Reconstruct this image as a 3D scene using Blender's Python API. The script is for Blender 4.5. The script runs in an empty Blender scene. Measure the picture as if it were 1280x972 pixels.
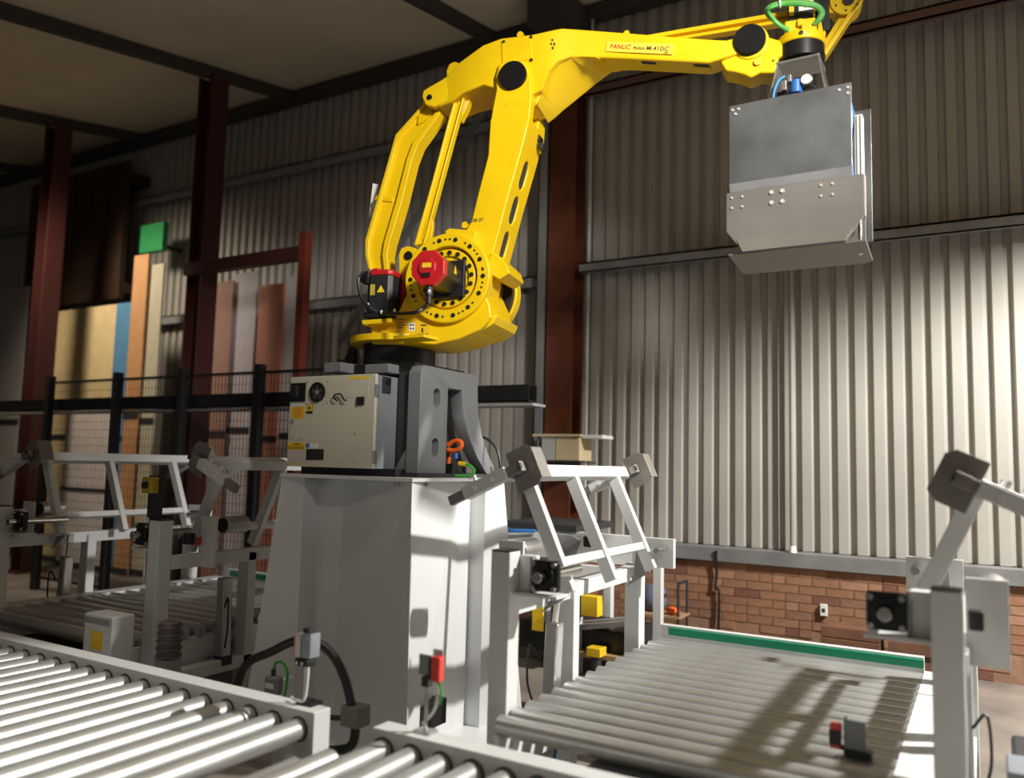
import bpy, bmesh, math, random
import numpy as np
from mathutils import Vector, Matrix
random.seed(7)
SC = bpy.context.scene
COL = SC.collection

# ------------------------------------------------------------------ camera
F_PX, YAW, PITCH, ROLL = 1007.3, .52913, .09226, .02534      # for a 1280 x 972 frame
CAM = np.array([0, 0, 1.6])
FWD = np.array([-math.sin(YAW)*math.cos(PITCH), math.cos(YAW)*math.cos(PITCH), math.sin(PITCH)])
_r0 = np.array([math.cos(YAW), math.sin(YAW), 0]); _u0 = np.cross(_r0, FWD)
RT = _r0*math.cos(ROLL) + _u0*math.sin(ROLL); UP = np.cross(RT, FWD)
cd = bpy.data.cameras.new('camera'); cam = bpy.data.objects.new('camera', cd); COL.objects.link(cam)
cd.sensor_width = 36; cd.lens = 36*F_PX/1280; cd.clip_start = .05; cd.clip_end = 100
cam.matrix_world = Matrix(((RT[0], UP[0], -FWD[0], CAM[0]), (RT[1], UP[1], -FWD[1], CAM[1]), (RT[2], UP[2], -FWD[2], CAM[2]), (0, 0, 0, 1)))
cd.dof.use_dof = True; cd.dof.focus_distance = 5.0; cd.dof.aperture_fstop = .85
SC.camera = cam

# ------------------------------------------------------------------ light
SC.view_settings.view_transform = 'Standard'; SC.view_settings.look = 'None'
SC.view_settings.gamma = 1; SC.view_settings.use_curve_mapping = False
SC.view_settings.exposure = 0.0
W = bpy.data.worlds.new('world'); SC.world = W; W.use_nodes = True
W.node_tree.nodes['Background'].inputs[0].default_value = (.95, .93, .88, 1)
W.node_tree.nodes['Background'].inputs[1].default_value = .135

def aim(o, target):
    d = Vector(target) - o.location
    o.rotation_euler = d.to_track_quat('-Z', 'Y').to_euler()
def spot(name, loc, target, power, size, blend, rad, col=(1, .95, .86)):
    l = bpy.data.lights.new(name, 'SPOT'); l.energy = power; l.spot_size = math.radians(size); l.spot_blend = blend
    l.shadow_soft_size = rad; l.color = col
    o = bpy.data.objects.new(name, l); COL.objects.link(o); o.location = loc; aim(o, target); return o
def area(name, loc, target, power, sx, sy, col=(1, .95, .86), spread=180):
    l = bpy.data.lights.new(name, 'AREA'); l.energy = power; l.shape = 'RECTANGLE'; l.size = sx; l.size_y = sy; l.color = col
    l.spread = math.radians(spread)
    o = bpy.data.objects.new(name, l); COL.objects.link(o); o.location = loc; aim(o, target); return o
spot('high_bay_lamp', (2.3, 5.2, 4.5), (2.1, 5.1, 0), 2250, 146, .35, .08, (1, .97, .92))
spot('robot_fill', (1.9, .9, 4.6), (-1.8, 4.1, 3.15), 1750, 36, .55, .35, (1, .97, .92))  # unseen fill added to brighten the robot arm, no such fixture known
spot('line_fill', (-3.8, 2.1, 5.1), (-3.4, 1.5, 0), 190, 62, .8, .5)  # added fill from above that lifts the foreground rollers
spot('boards_fill', (-10.4, 4.6, 5.3), (-10.2, 6.9, 2.5), 430, 100, .8, .4, (1, .86, .68))  # warm fill added so the far left boards show up

# ------------------------------------------------------------------ helpers
def ray(x, y): return FWD + RT*(x-640)/F_PX + UP*(486-y)/F_PX
def at(x, y, ax, v):                     # photo point -> world point on the plane (ax = v)
    d = ray(x, y); i = 'xyz'.index(ax); t = (v-CAM[i])/d[i]; return CAM + d*t

MATS = {}
def mat(name, col, rough=.5, metal=0., var=.06, scale=6., bump=0., bscale=40., spec=.5, col2=None, coat=0.):
    if name in MATS: return MATS[name]
    m = bpy.data.materials.new(name); m.use_nodes = True; nt = m.node_tree; b = nt.nodes['Principled BSDF']
    b.inputs['Roughness'].default_value = rough; b.inputs['Metallic'].default_value = metal
    b.inputs['Specular IOR Level'].default_value = spec
    if coat: b.inputs['Coat Weight'].default_value = coat
    tc = nt.nodes.new('ShaderNodeTexCoord'); nz = nt.nodes.new('ShaderNodeTexNoise')
    nz.inputs['Scale'].default_value = scale; nz.inputs['Detail'].default_value = 5
    nt.links.new(tc.outputs['Object'], nz.inputs['Vector'])
    rp = nt.nodes.new('ShaderNodeValToRGB')
    c2 = col2 or tuple(min(1, c*(1+var)) for c in col); c1 = col if col2 else tuple(c*(1-var) for c in col)
    rp.color_ramp.elements[0].color = (*c1, 1); rp.color_ramp.elements[1].color = (*c2, 1)
    rp.color_ramp.elements[0].position = .35; rp.color_ramp.elements[1].position = .68
    nt.links.new(nz.outputs['Fac'], rp.inputs['Fac']); nt.links.new(rp.outputs['Color'], b.inputs['Base Color'])
    mr = nt.nodes.new('ShaderNodeMapRange'); mr.inputs['To Min'].default_value = max(0.02, rough*.85); mr.inputs['To Max'].default_value = min(1, rough*1.15)
    nt.links.new(nz.outputs['Fac'], mr.inputs['Value']); nt.links.new(mr.outputs['Result'], b.inputs['Roughness'])
    if bump:
        n2 = nt.nodes.new('ShaderNodeTexNoise'); n2.inputs['Scale'].default_value = bscale; n2.inputs['Detail'].default_value = 6
        nt.links.new(tc.outputs['Object'], n2.inputs['Vector'])
        bp = nt.nodes.new('ShaderNodeBump'); bp.inputs['Strength'].default_value = bump; bp.inputs['Distance'].default_value = .01
        nt.links.new(n2.outputs['Fac'], bp.inputs['Height']); nt.links.new(bp.outputs['Normal'], b.inputs['Normal'])
    MATS[name] = m; return m
def glassmat(name, col, rough=.1, tr=.9):
    m = bpy.data.materials.new(name); m.use_nodes = True; b = m.node_tree.nodes['Principled BSDF']
    b.inputs['Base Color'].default_value = (*col, 1); b.inputs['Roughness'].default_value = rough; b.inputs['Transmission Weight'].default_value = tr
    return m
YEL = mat('robot_yellow', (.84, .55, .003), .36, 0, .05, 3, .03, 60, .5)
BLK = mat('black_plastic', (.012, .012, .013), .45)
BLKM = mat('black_metal', (.016, .015, .015), .35, .3)
WHT = mat('white_paint', (.68, .69, .68), .42, 0, .03, 2.5)
PED = mat('pedestal_paint', (.66, .67, .665), .4, 0, .03, 2.0)
GREY = mat('base_grey_paint', (.17, .175, .18), .5, 0, .06, 5, .05)
DGREY = mat('dark_grey_paint', (.03, .03, .032), .55)
RED = mat('motor_red', (.5, .012, .016), .4)
ORED = mat('sensor_red', (.75, .05, .03), .4)
STEEL = mat('brushed_steel', (.50, .49, .47), .34, .85, .10, 9, .05, 90)
ROLL_M = mat('zinc_roller', (.60, .61, .59), .37, .7, .08, 5, .05, 70)
SHEET = mat('zinc_sheet', (.27, .28, .285), .36, .75, .16, 4, .03, 30)
CLAMP = mat('stainless_sheet', (.27, .25, .225), .45, .5, .07, 3)
CHROME = mat('chrome', (.75, .75, .74), .14, 1.)
BEIGE = mat('cabinet_beige', (.60, .555, .44), .5, 0, .03, 3)
CGREY = mat('cabinet_grey', (.22, .235, .245), .5)
GREEN = mat('green_plastic', (.0, .26, .13), .4)
GRNC = mat('green_cable', (.06, .36, .05), .45)
YELC = mat('yellow_sticker', (.85, .56, .02), .5)
PAPER = mat('white_sticker', (.8, .8, .77), .55)
BLUE = mat('blue_plastic', (.03, .16, .5), .4)
BLUEC = mat('blue_tube', (.08, .32, .75), .35)
ORNG = mat('orange_plastic', (.85, .14, .02), .45)
CLAD = mat('cladding_grey', (.41, .39, .35), .45, 0, .05, 1.2, .02, 20)
GIRT = mat('girt_galvanised', (.27, .27, .265), .5, .1, .12, 5)
OXIDE = mat('red_oxide_steel', (.12, .032, .013), .5, 0, .2, 4, .05)
MAROON = mat('maroon_steel', (.07, .016, .014), .55)
MORTAR = mat('mortar', (.32, .18, .115), .9, 0, .15, 12, .3)
BRICKS = [mat('brick_%s' % n, c, .85, 0, .14, 16, .3, 60) for n, c in
          (('orange', (.32, .16, .09)), ('light', (.37, .20, .12)), ('dark', (.2, .088, .058)), ('brown', (.27, .14, .085)), ('mid', (.30, .15, .085)))]
FLOOR = mat('concrete_floor', (.17, .15, .13), .6, 0, .0, 2.2, .15, 25, .5, (.29, .25, .21))
ROOF = mat('roof_lining', (.80, .70, .54), .85, 0, .05, 1.5)
ROOFB = mat('roof_beam_paint', (.06, .055, .045), .7)
WIRE = mat('fence_wire', (.015, .015, .016), .5)

def newobj(name, me, parent=None):
    o = bpy.data.objects.new(name, me); COL.objects.link(o)
    if parent is not None: o.parent = parent
    return o
def tag(o, label=None, cat=None, group=None, kind=None):
    if label: o['label'] = label
    if cat: o['category'] = cat
    if group: o['group'] = group
    if kind: o['kind'] = kind
    return o
def empty(name, loc, label, cat, group=None, kind=None):
    o = bpy.data.objects.new(name, None); COL.objects.link(o); o.location = loc; o.empty_display_size = .1
    return tag(o, label, cat, group, kind)
def frame_of(d, upv=(0, 0, 1)):
    d = Vector(d).normalized(); u = Vector(upv)
    if abs(d.dot(u)) > .99: u = Vector((0, 1, 0)) if abs(d.y) < .9 else Vector((1, 0, 0))
    s = u.cross(d).normalized(); return s, d.cross(s).normalized(), d

class MB:
    def __init__(s, org=(0, 0, 0)): s.v = []; s.f = []; s.o = Vector(org)
    def add(s, vs, fs):
        n = len(s.v); s.v += [Vector(v) - s.o for v in vs]; s.f += [tuple(i+n for i in f) for f in fs]; return s
    def box(s, x0, x1, y0, y1, z0, z1):
        return s.add([(x, y, z) for z in (z0, z1) for y in (y0, y1) for x in (x0, x1)],
                     [(0, 2, 3, 1), (4, 5, 7, 6), (0, 1, 5, 4), (2, 6, 7, 3), (0, 4, 6, 2), (1, 3, 7, 5)])
    def bar(s, p, q, w, h, upv=(0, 0, 1)):
        p = Vector(p); q = Vector(q); a, b, _ = frame_of(q-p, upv)
        c = [a*i*w/2 + b*j*h/2 for i, j in ((-1, -1), (1, -1), (1, 1), (-1, 1))]
        return s.add([p+x for x in c] + [q+x for x in c], [(0, 3, 2, 1), (4, 5, 6, 7)] + [(i, (i+1) % 4, (i+1) % 4+4, i+4) for i in range(4)])
    def cyl(s, p, q, r, n=24, r2=None, caps=True):
        p = Vector(p); q = Vector(q); a, b, _ = frame_of(q-p); r2 = r if r2 is None else r2
        cs = [(math.cos(2*math.pi*i/n), math.sin(2*math.pi*i/n)) for i in range(n)]
        vs = [p+a*c*r+b*d*r for c, d in cs] + [q+a*c*r2+b*d*r2 for c, d in cs]
        fs = [(i, (i+1) % n, (i+1) % n+n, i+n) for i in range(n)]
        if caps: fs += [tuple(range(n))[::-1], tuple(range(n, 2*n))]
        return s.add(vs, fs)
    def ring(s, p, q, ro, ri, n=40):
        p = Vector(p); q = Vector(q); a, b, _ = frame_of(q-p)
        cs = [(math.cos(2*math.pi*i/n), math.sin(2*math.pi*i/n)) for i in range(n)]
        vs = [c+a*x*r+b*y*r for c in (p, q) for r in (ro, ri) for x, y in cs]
        fs = []
        for i in range(n):
            j = (i+1) % n
            fs += [(i, j, 2*n+j, 2*n+i), (n+j, n+i, 3*n+i, 3*n+j), (j, i, n+i, n+j), (2*n+i, 2*n+j, 3*n+j, 3*n+i)]
        return s.add(vs, fs)
    def prism(s, pts, vec):
        n = len(pts); vec = Vector(vec); pts = [Vector(p) for p in pts]
        return s.add(pts + [p+vec for p in pts], [tuple(range(n))[::-1], tuple(range(n, 2*n))] + [(i, (i+1) % n, (i+1) % n+n, i+n) for i in range(n)])
    def loft(s, secs):
        n = len(secs[0]); vs = [p for sc in secs for p in sc]; fs = [tuple(range(n))[::-1], tuple(range((len(secs)-1)*n, len(secs)*n))]
        for k in range(len(secs)-1):
            fs += [(k*n+i, k*n+(i+1) % n, (k+1)*n+(i+1) % n, (k+1)*n+i) for i in range(n)]
        return s.add(vs, fs)
    def tube(s, pts, r, n=8, sub=6):
        P = [Vector(p) for p in pts]; Q = []
        if sub > 1 and len(P) > 2:
            E = [P[0]*2-P[1]] + P + [P[-1]*2-P[-2]]
            for i in range(1, len(E)-2):
                for k in range(sub):
                    t = k/sub; a, b, c, d = E[i-1:i+3]
                    Q.append(.5*((2*b)+(c-a)*t+(2*a-5*b+4*c-d)*t*t+(-a+3*b-3*c+d)*t**3))
            Q.append(P[-1])
        else: Q = P
        sec = []; prev = None
        for i, p in enumerate(Q):
            d = (Q[min(i+1, len(Q)-1)] - Q[max(i-1, 0)]).normalized()
            if prev is None: a, b, _ = frame_of(d)
            else:
                a = (prev - d*prev.dot(d)).normalized(); b = d.cross(a)
            prev = a
            sec.append([p+a*math.cos(2*math.pi*k/n)*r+b*math.sin(2*math.pi*k/n)*r for k in range(n)])
        return s.loft(sec)
    def build(s, name, m, parent=None, bev=0., seg=2, smooth=32, loc=None):
        me = bpy.data.meshes.new(name); me.from_pydata([tuple(v) for v in s.v], [], s.f)
        bm = bmesh.new(); bm.from_mesh(me); bmesh.ops.recalc_face_normals(bm, faces=bm.faces)
        big = [f for f in bm.faces if len(f.verts) > 4]
        bm.to_mesh(me); bm.free()
        me.materials.append(m)
        if smooth: me.shade_smooth(); me.set_sharp_from_angle(angle=math.radians(smooth))
        o = newobj(name, me, parent)
        if loc is not None: o.location = loc
        if bev:
            md = o.modifiers.new('bevel', 'BEVEL'); md.width = bev; md.segments = seg; md.limit_method = 'ANGLE'; md.angle_limit = math.radians(38); md.harden_normals = True
        return o
def cut(o, cutters):
    c = MB()
    for k in cutters: c.add(k.v, k.f)
    co = c.build('cutter', BLK, o.parent, smooth=0); co.location = o.location
    md = o.modifiers.new('cut', 'BOOLEAN'); md.object = co; md.operation = 'DIFFERENCE'; md.solver = 'EXACT'
    bpy.context.view_layer.update()
    me = bpy.data.meshes.new_from_object(o.evaluated_get(bpy.context.evaluated_depsgraph_get()))
    o.modifiers.clear(); o.data = me; bpy.data.objects.remove(co)
    while len(me.materials) > 1: me.materials.pop()
    for p_ in me.polygons: p_.material_index = 0
    me.shade_smooth(); me.set_sharp_from_angle(angle=math.radians(32))
def text(name, body, size, org, xd, yd, m, parent, shear=0.):
    cu = bpy.data.curves.new(name, 'FONT'); cu.body = body; cu.size = size; cu.extrude = .0006; cu.shear = shear; cu.offset = size*.003
    ob = bpy.data.objects.new(name, cu); COL.objects.link(ob); bpy.context.view_layer.update()
    me = bpy.data.meshes.new_from_object(ob.evaluated_get(bpy.context.evaluated_depsgraph_get())); bpy.data.objects.remove(ob)
    xd = Vector(xd).normalized(); yd = Vector(yd).normalized(); zd = xd.cross(yd)
    for v in me.vertices: v.co = Vector(org) + xd*v.co.x + yd*v.co.y + zd*v.co.z
    me.materials.clear(); me.materials.append(m); return newobj(name, me, parent)
def share(name, src, parent, loc, rot=None):
    o = bpy.data.objects.new(name, src.data); COL.objects.link(o); o.parent = parent; o.location = loc
    if rot: o.rotation_euler = rot
    return o

# ------------------------------------------------------------------ structure
WY = 7.6                                    # inner face of the cladding
tag(MB().box(-18, 7, -6, 8.2, -.2, 0).build('floor', FLOOR, smooth=0), 'bare grey brown concrete workshop floor', 'floor', kind='structure')
def roofz(y): return 6.55 - .19*(7.6-y)
ceil = MB().prism([(-18, 8.2, roofz(8.2)), (7, 8.2, roofz(8.2)), (7, -6, roofz(-6)), (-18, -6, roofz(-6))], (0, 0, .12)).build('ceiling', ROOF, smooth=0)
tag(ceil, 'sloping dim beige roof lining above the robot', 'ceiling', kind='structure')
wall = MB().box(-18, 7, 7.86, 8.1, 0, 6.9).build('wall_back', mat('wall_core', (.12, .11, .10), .9), smooth=0)
tag(wall, 'tall wall of grey corrugated cladding above a low brick plinth', 'wall', kind='structure')
wl = MB().box(-18.2, -17.5, -6, 7.86, 0, 6.9).build('wall_left', mat('far_wall', (.16, .13, .10), .9), smooth=0)
tag(wl, 'dark far end wall of the workshop', 'wall', kind='structure')
# cladding sheets
P = .15; prof = []
for k in range(6):
    x = k*P; prof += [(x, 0), (x+.078, 0), (x+.092, .045), (x+.136, .045)]
prof += [(.9, 0), (.978, 0)]
def sheet(z0, z1):
    vs = [(x, y, z) for z in (z0, z1) for x, y in prof]; n = len(prof)
    vs += [(x, y+.004, z) for z in (z0, z1) for x, y in prof]
    fs = [(i, i+1, n+i+1, n+i) for i in range(n-1)] + [(2*n+i+1, 2*n+i, 3*n+i, 3*n+i+1) for i in range(n-1)]
    fs += [(0, n, 3*n, 2*n), (n-1, 3*n-1, 4*n-1, 2*n-1)] + [(n+i, n+i+1, 3*n+i+1, 3*n+i) for i in range(n-1)] + [(i+1, i, 2*n+i, 2*n+i+1) for i in range(n-1)]
    return MB().add(vs, fs)
s_lo = None
for i in range(27):
    x = -17.6 + i*.9
    for tier, (z0, z1, dy) in enumerate(((.89, 3.66, -.006), (3.55, 6.55, .006))):
        if i == 0:
            o = sheet(z0, z1).build('cladding_sheet', CLAD, wall, smooth=0)
            if tier == 0: s_lo = o
            else: s_hi = o
            o.location = (x, WY+dy, 0)
        else: share('cladding_sheet', s_lo if tier == 0 else s_hi, wall, (x, WY+dy-.0045*(i % 2), 0))
# brick plinth
bh, bl = .0745, .225
MB().box(-18, 7, 7.52, 7.86, 0, .86).build('plinth_core', MORTAR, wall, smooth=0)
bsrc = [MB().box(-.1085, .1085, -.005, .05, -.0335, .0335).build('brick', BRICKS[0], wall, .003, 1)]
bsrc[0].location = (-4.6, 7.52, .04)
for mm in BRICKS[1:]:
    me = bsrc[0].data.copy(); me.materials.clear(); me.materials.append(mm)
    o = newobj('brick', me, wall); bsrc.append(o); o.location = (-4.6, 7.52, .04+bh*len(bsrc))
hsrc = MB().box(-.0525, .0525, -.005, .05, -.0335, .0335)
halves = [hsrc.build('brick', mm, wall, .003, 1) for mm in BRICKS]
for k, o in enumerate(halves): o.location = (-4.43, 7.52, .04+bh*k)
cnt = 10
for r in range(11):
    z = .04 + r*bh; x = -4.35 + (.1125 if r % 2 else 0)
    while x < 1.2 and cnt < 298:
        if z > .2 or random.random() < .4:
            k = random.choices(range(5), (5, 3, 1.3, 2.5, 3))[0]
            if random.random() < .15:
                share('brick', halves[k], wall, (x-.056, 7.52-.003*random.random(), z))
                share('brick', halves[(k+1) % 5], wall, (x+.056, 7.52-.003*random.random(), z)); cnt += 2
            else:
                share('brick', bsrc[k], wall, (x, 7.52-.004*random.random(), z)); cnt += 1
        x += bl
# steel on the wall
tag(MB().prism([(-18, 7.595, .885), (-18, 7.47, .875), (-18, 7.47, .755), (-18, 7.505, .75), (-18, 7.505, .862), (-18, 7.595, .87)], (25, 0, 0)).build('plinth_capping', mat('capping_grey', (.2, .2, .195), .5, 0, .15, 4), smooth=0), 'grey steel capping along the top of the brick plinth', 'capping')
for z, lab in ((3.63, 'galvanised wall rail running behind the gripper'), (5.52, 'upper galvanised wall rail near the top right corner')):
    tag(MB().box(-3.55, 7, 7.38, 7.41, z-.05, z+.05).box(-3.55, 7, 7.38, 7.6, z+.03, z+.05).box(-3.55, 7, 7.38, 7.45, z-.05, z-.042).build('wall_rail', GIRT if z < 5 else mat('brown_rail', (.16, .085, .06), .6), smooth=0), lab, 'wall rail')
for z, lab in ((3.55, 'dim wall rail behind the motor of the robot'), (5.42, 'dim upper wall rail left of the red column')):
    tag(MB().box(-17, -4.0, 7.44, 7.47, z-.06, z+.06).box(-17, -4.0, 7.44, 7.6, z+.04, z+.06).build('wall_rail', GIRT, smooth=0), lab, 'wall rail')
col = empty('steel_column', (-3.74, 7.35, 0), 'red oxide steel wall column behind the robot elbow', 'column')
MB().box(-.15, .15, -.02, .0, 0, 6.5).build('front_flange', OXIDE, col, smooth=0)
MB().box(-.012, .012, .0, .22, 0, 6.5).build('web', OXIDE, col, smooth=0)
MB().box(-.15, .15, .215, .24, 0, 6.5).build('back_flange', OXIDE, col, smooth=0)
MB().box(-.2, .2, -.5, .2, 6.1, 6.45).build('haunch', ROOFB, col, smooth=0)
tag(MB().box(-3.99, -3.9, 7.28, 7.31, .9, 6.45).box(-3.99, -3.98, 7.28, 7.5, .9, 6.45).build('cable_trunking', mat('trunking', (.42, .43, .45), .4, .6), smooth=0), 'thin galvanised cable trunking left of the red column', 'trunking')
MBc = MB().cyl((-3.5, 7.5, 1.2), (-3.5, 7.5, 6.4), .02, 10)
tag(MBc.build('conduit_pipe', mat('conduit', (.5, .49, .46), .45)), 'slim conduit pipe right of the red column', 'pipe')
dp = empty('vent_pipe', (-1.47, 7.5, 0), 'slim pale pipe running down the cladding to the plinth', 'pipe')
MB().cyl((0, 0, .93), (0, 0, 3.56), .024, 12).build('pipe', mat('pipe_grey', (.34, .325, .29), .5), dp)
MB().cyl((0, 0, .88), (0, 0, .94), .035, 12, .026).build('pipe_end', PAPER, dp)
tag(MB().bar((-4.74, 7.42, 5.68), (-6.82, 7.42, 3.02), .012, .09).build('wall_brace', mat('brace_grey', (.20, .20, .19), .6), smooth=0), 'diagonal flat steel brace on the dark wall behind the links', 'brace')
for x, lab in ((-4.75, 'dark roof beam meeting the wall above the robot elbow'), (-7.95, 'dark roof beam over the maroon column'), (-11.1, 'dark roof beam in the far left of the hall'), (-14.2, 'farthest dark roof beam')):
    a = Vector((x, 7.6, roofz(7.6)-.07)); b = Vector((x, -5.5, roofz(-5.5)-.07))
    tag(MB().bar(a, b, .09, .14).build('roof_beam', ROOFB, smooth=0), lab, 'roof beam')
tag(MB().box(-17.5, 7, 7.45, 7.6, 6.36, 6.5).build('eaves_shade', ROOFB, smooth=0), 'dark strip painting the shade along the top of the corrugated wall', 'shade strip')  # dark strip in place of the shading under the eaves, no beam there
for x, y, lab in ((-7.95, 6.25, 'dark maroon steel column standing left of the fence'), (-11.1, 6.2, 'dark maroon column farthest to the left')):
    c = empty('steel_column', (x, y, 0), lab, 'column', 'maroon hall columns'); zt = roofz(y)-.14
    for dx in (-.12, .12): MB().box(dx-.008, dx+.008, -.12, .12, 0, zt).build('flange', MAROON, c, smooth=0)
    MB().box(-.12, .12, -.006, .006, 0, zt).build('web', MAROON, c, smooth=0)
    MB().box(-.2, .2, -.2, .2, 0, .02).build('base_plate', MAROON, c, smooth=0)

# red door frame with pale sheets behind the fence
df = empty('door_frame', (-6.95, 6.0, 0), 'dark red steel frame behind the mesh fence', 'frame')
MB().box(.86, .95, -.05, .05, 0, 3.95).build('post', mat('red_frame', (.20, .035, .02), .5), df, smooth=0)
MB().box(-.95, .86, -.05, .05, 3.66, 3.8).build('beam', MAROON, df, smooth=0)
def board(name, px0, px1, pyt, y, pbot, m, lab, cat='board', grp=None, th=.03):
    a = at(px0, pyt, 'y', y); b = at(px1, pyt, 'y', y); zt = (a[2]+b[2])/2; x0 = a[0]; x1 = b[0]
    t = empty(name, ((x0+x1)/2, y, pbot), lab, cat, grp); w = (x1-x0)/2
    MB().box(-w, w, 0, th, 0, zt-pbot).build('panel', m, t, .01)
    MB().box(-w, w, -.012, 0, (zt-pbot)*.48, (zt-pbot)*.5).build('band', DGREY, t, smooth=0)
    MB().box(-w*.98, w*.98, -.008, 0, .02, .10).build('bottom_rail', DGREY, t, smooth=0)
bc = [('wrapped_panel', 238, 262, 345, 6.95, mat('pale_pink', (.55, .47, .47), .6), 'pale pink wrapped panel next to the maroon column'),
      ('wrapped_panel', 262, 292, 352, 6.9, mat('dull_salmon', (.40, .22, .17), .6), 'dull salmon wrapped panel behind the dark red frame'),
      ('wrapped_panel', 294, 322, 340, 6.95, mat('pale_lilac', (.62, .56, .58), .6), 'pale lilac wrapped panel in the middle behind the red frame'),
      ('wrapped_panel', 324, 356, 355, 6.9, mat('salmon', (.62, .25, .17), .6), 'bright salmon wrapped panel beside the red post'),
      ('wrapped_panel', 357, 380, 345, 6.95, mat('white_wrap', (.72, .68, .68), .5), 'whitish wrapped panel hard against the red post'),
      ('tall_board', 62, 148, 385, 6.9, mat('pale_yellow', (.75, .58, .30), .7), 'wide pale yellow board at the far left'),
      ('low_board', 84, 140, 508, 6.7, mat('pinkish_white', (.75, .66, .62), .7), 'pinkish white low board in front of the yellow one'),
      ('tall_board', 146, 168, 378, 6.8, mat('board_blue', (.10, .27, .45), .6), 'narrow blue board beside the pale yellow board'),
      ('tall_board', 168, 186, 318, 6.75, mat('board_orange', (.62, .32, .14), .6), 'narrow orange board right of the blue one'),
      ('tall_board', 187, 205, 330, 6.8, mat('board_cream', (.55, .50, .36), .6), 'narrow cream board right of the orange one'),
      ('tall_board', 0, 36, 360, 6.9, mat('board_grey', (.36, .34, .32), .7), 'grey board at the left edge of the picture')]
for n, a, b, t, y, m, lab in bc: board(n, a, b, t, y, 0., m, lab, 'board', 'tall boards along the far wall')
a = at(40, 232, 'y', 7.2); b = at(148, 372, 'y', 7.2)
t = empty('timber_screen', ((a[0]+b[0])/2, 7.2, b[2]), 'dark brown timber screen high on the far left wall', 'screen')
n = 6; w = (b[0]-a[0])/n; hh = a[2]-b[2]
for k in range(n): MB().box(-w*n/2+k*w+.01, -w*n/2+(k+1)*w-.01, 0, .08, 0, hh).build('plank', mat('brown_timber', (.045, .02, .008), .7, 0, .2, 4), t, smooth=0)
for z_ in (.1, hh-.3): MB().box(-w*n/2, w*n/2, .08, .392, z_, z_+.15).build('batten', mat('brown_timber', (.1, .05, .02)), t, smooth=0)
a = at(176, 282, 'y', 7.1); b = at(202, 312, 'y', 7.1)
t = empty('exit_lamp', ((a[0]+b[0])/2, 7.1, b[2]), 'small green box lamp above the orange board', 'lamp')
gm = mat('green_lamp', (.03, .35, .10), .5)
w = (b[0]-a[0])/2
MB().box(-w, w, 0, .1, 0, a[2]-b[2]).build('housing', gm, t, .01)
MB().box(-.03, .03, .1, .5, .1, .16).build('bracket', DGREY, t, smooth=0)

# ------------------------------------------------------------------ mesh fence and tray
FY_ = 0
FX = [-9.6, -8.3, -7.2, -6.06, -5.0, -4.25]
fe = empty('mesh_fence', (-6, 5.5, 0), 'black wire mesh safety fence behind the controller cabinet', 'fence')
for x in FX: MB((-6, 5.5, 0)).box(x-.04, x+.04, 5.46, 5.54, 0, 2.5).build('post', WIRE, fe, smooth=0)
for i in range(len(FX)-1):
    x0, x1 = FX[i]+.05, FX[i+1]-.05; m = MB((-6, 5.5, 0)); k = x0
    while k < x1:
        m.box(k, k+.004, 5.498, 5.502, .15, 2.42); k += .05
    z = .15
    while z < 2.42:
        m.box(x0, x1, 5.496, 5.5, z, z+.004); z += .09
    m.box(x0, x1, 5.49, 5.51, .13, .16).box(x0, x1, 5.49, 5.51, 2.41, 2.435).box(x0, x1, 5.49, 5.51, 1.5, 1.515)
    tag(m.build('mesh_panel', WIRE, fe, smooth=0), kind='stuff')
tr = empty('cable_tray', (-5, 5.62, 2.1), 'black cable tray running along the fence behind the robot base', 'cable tray')
MB((-5, 5.62, 2.1)).box(-11, -3.12, 5.60, 5.74, 2.1, 2.108).box(-11, -3.12, 5.60, 5.608, 2.1, 2.235).box(-11, -3.12, 5.73, 5.74, 2.1, 2.235).build('tray', BLKM, tr, smooth=0)
MB((-5, 5.62, 2.1)).box(-11, -3.05, 5.545, 5.76, 2.06, 2.08).build('ledge', GIRT, tr, smooth=0)
MB((-5, 5.62, 2.1)).tube([(-11, 5.63, 2.14), (-7, 5.64, 2.15), (-3.2, 5.63, 2.14)], .025).build('cable', BLK, tr)

# ------------------------------------------------------------------ pedestal
AX = Vector((-3.08, 3.91, 0)); PT = 1.51
ped = empty('robot_pedestal', (AX.x, AX.y, 0), 'white steel pedestal with flared folded corners under the robot', 'pedestal')
hw = .485
def pedsec(z):
    t = .115*(1-z/PT); c = hw-.012+t; r = hw-.155
    # corner, then two recessed points on each side, going round anticlockwise from the near-left corner
    pts = []
    for q in range(4):
        a = q*math.pi/2
        base = [(-c, -c), (-.43, -r), (-.13, -r)] if q % 2 == 0 else [(-c, -c), (.2, -r), (.44, -r)]
        for x, y in base:
            pts.append((x*math.cos(a)-y*math.sin(a), x*math.sin(a)+y*math.cos(a), z))
    return pts
MB().loft([pedsec(.012), pedsec(PT-.02)]).build('body', PED, ped, smooth=0)
MB().box(-hw, hw, -hw, hw, PT-.02, PT).build('top_plate', PED, ped, .002)
MB().box(-.62, .62, -.62, .62, 0, .02).build('base_plate', PED, ped, .003)
for x, y in ((-.43, -.43), (.43, -.43), (.43, .43), (.36, -.46), (.45, -.3)):
    MB().cyl((x, y, PT-.045), (x, y, PT-.02), .014, 6).build('bolt', STEEL, ped)
a = at(537, 905, 'x', -2.56)
MB((AX.x, AX.y, 0)).box(-2.62, -2.545, a[1]-.1, a[1]+.13, a[2]-.02, a[2]+.11).build('cable_opening', BLK, ped, smooth=0)

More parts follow.
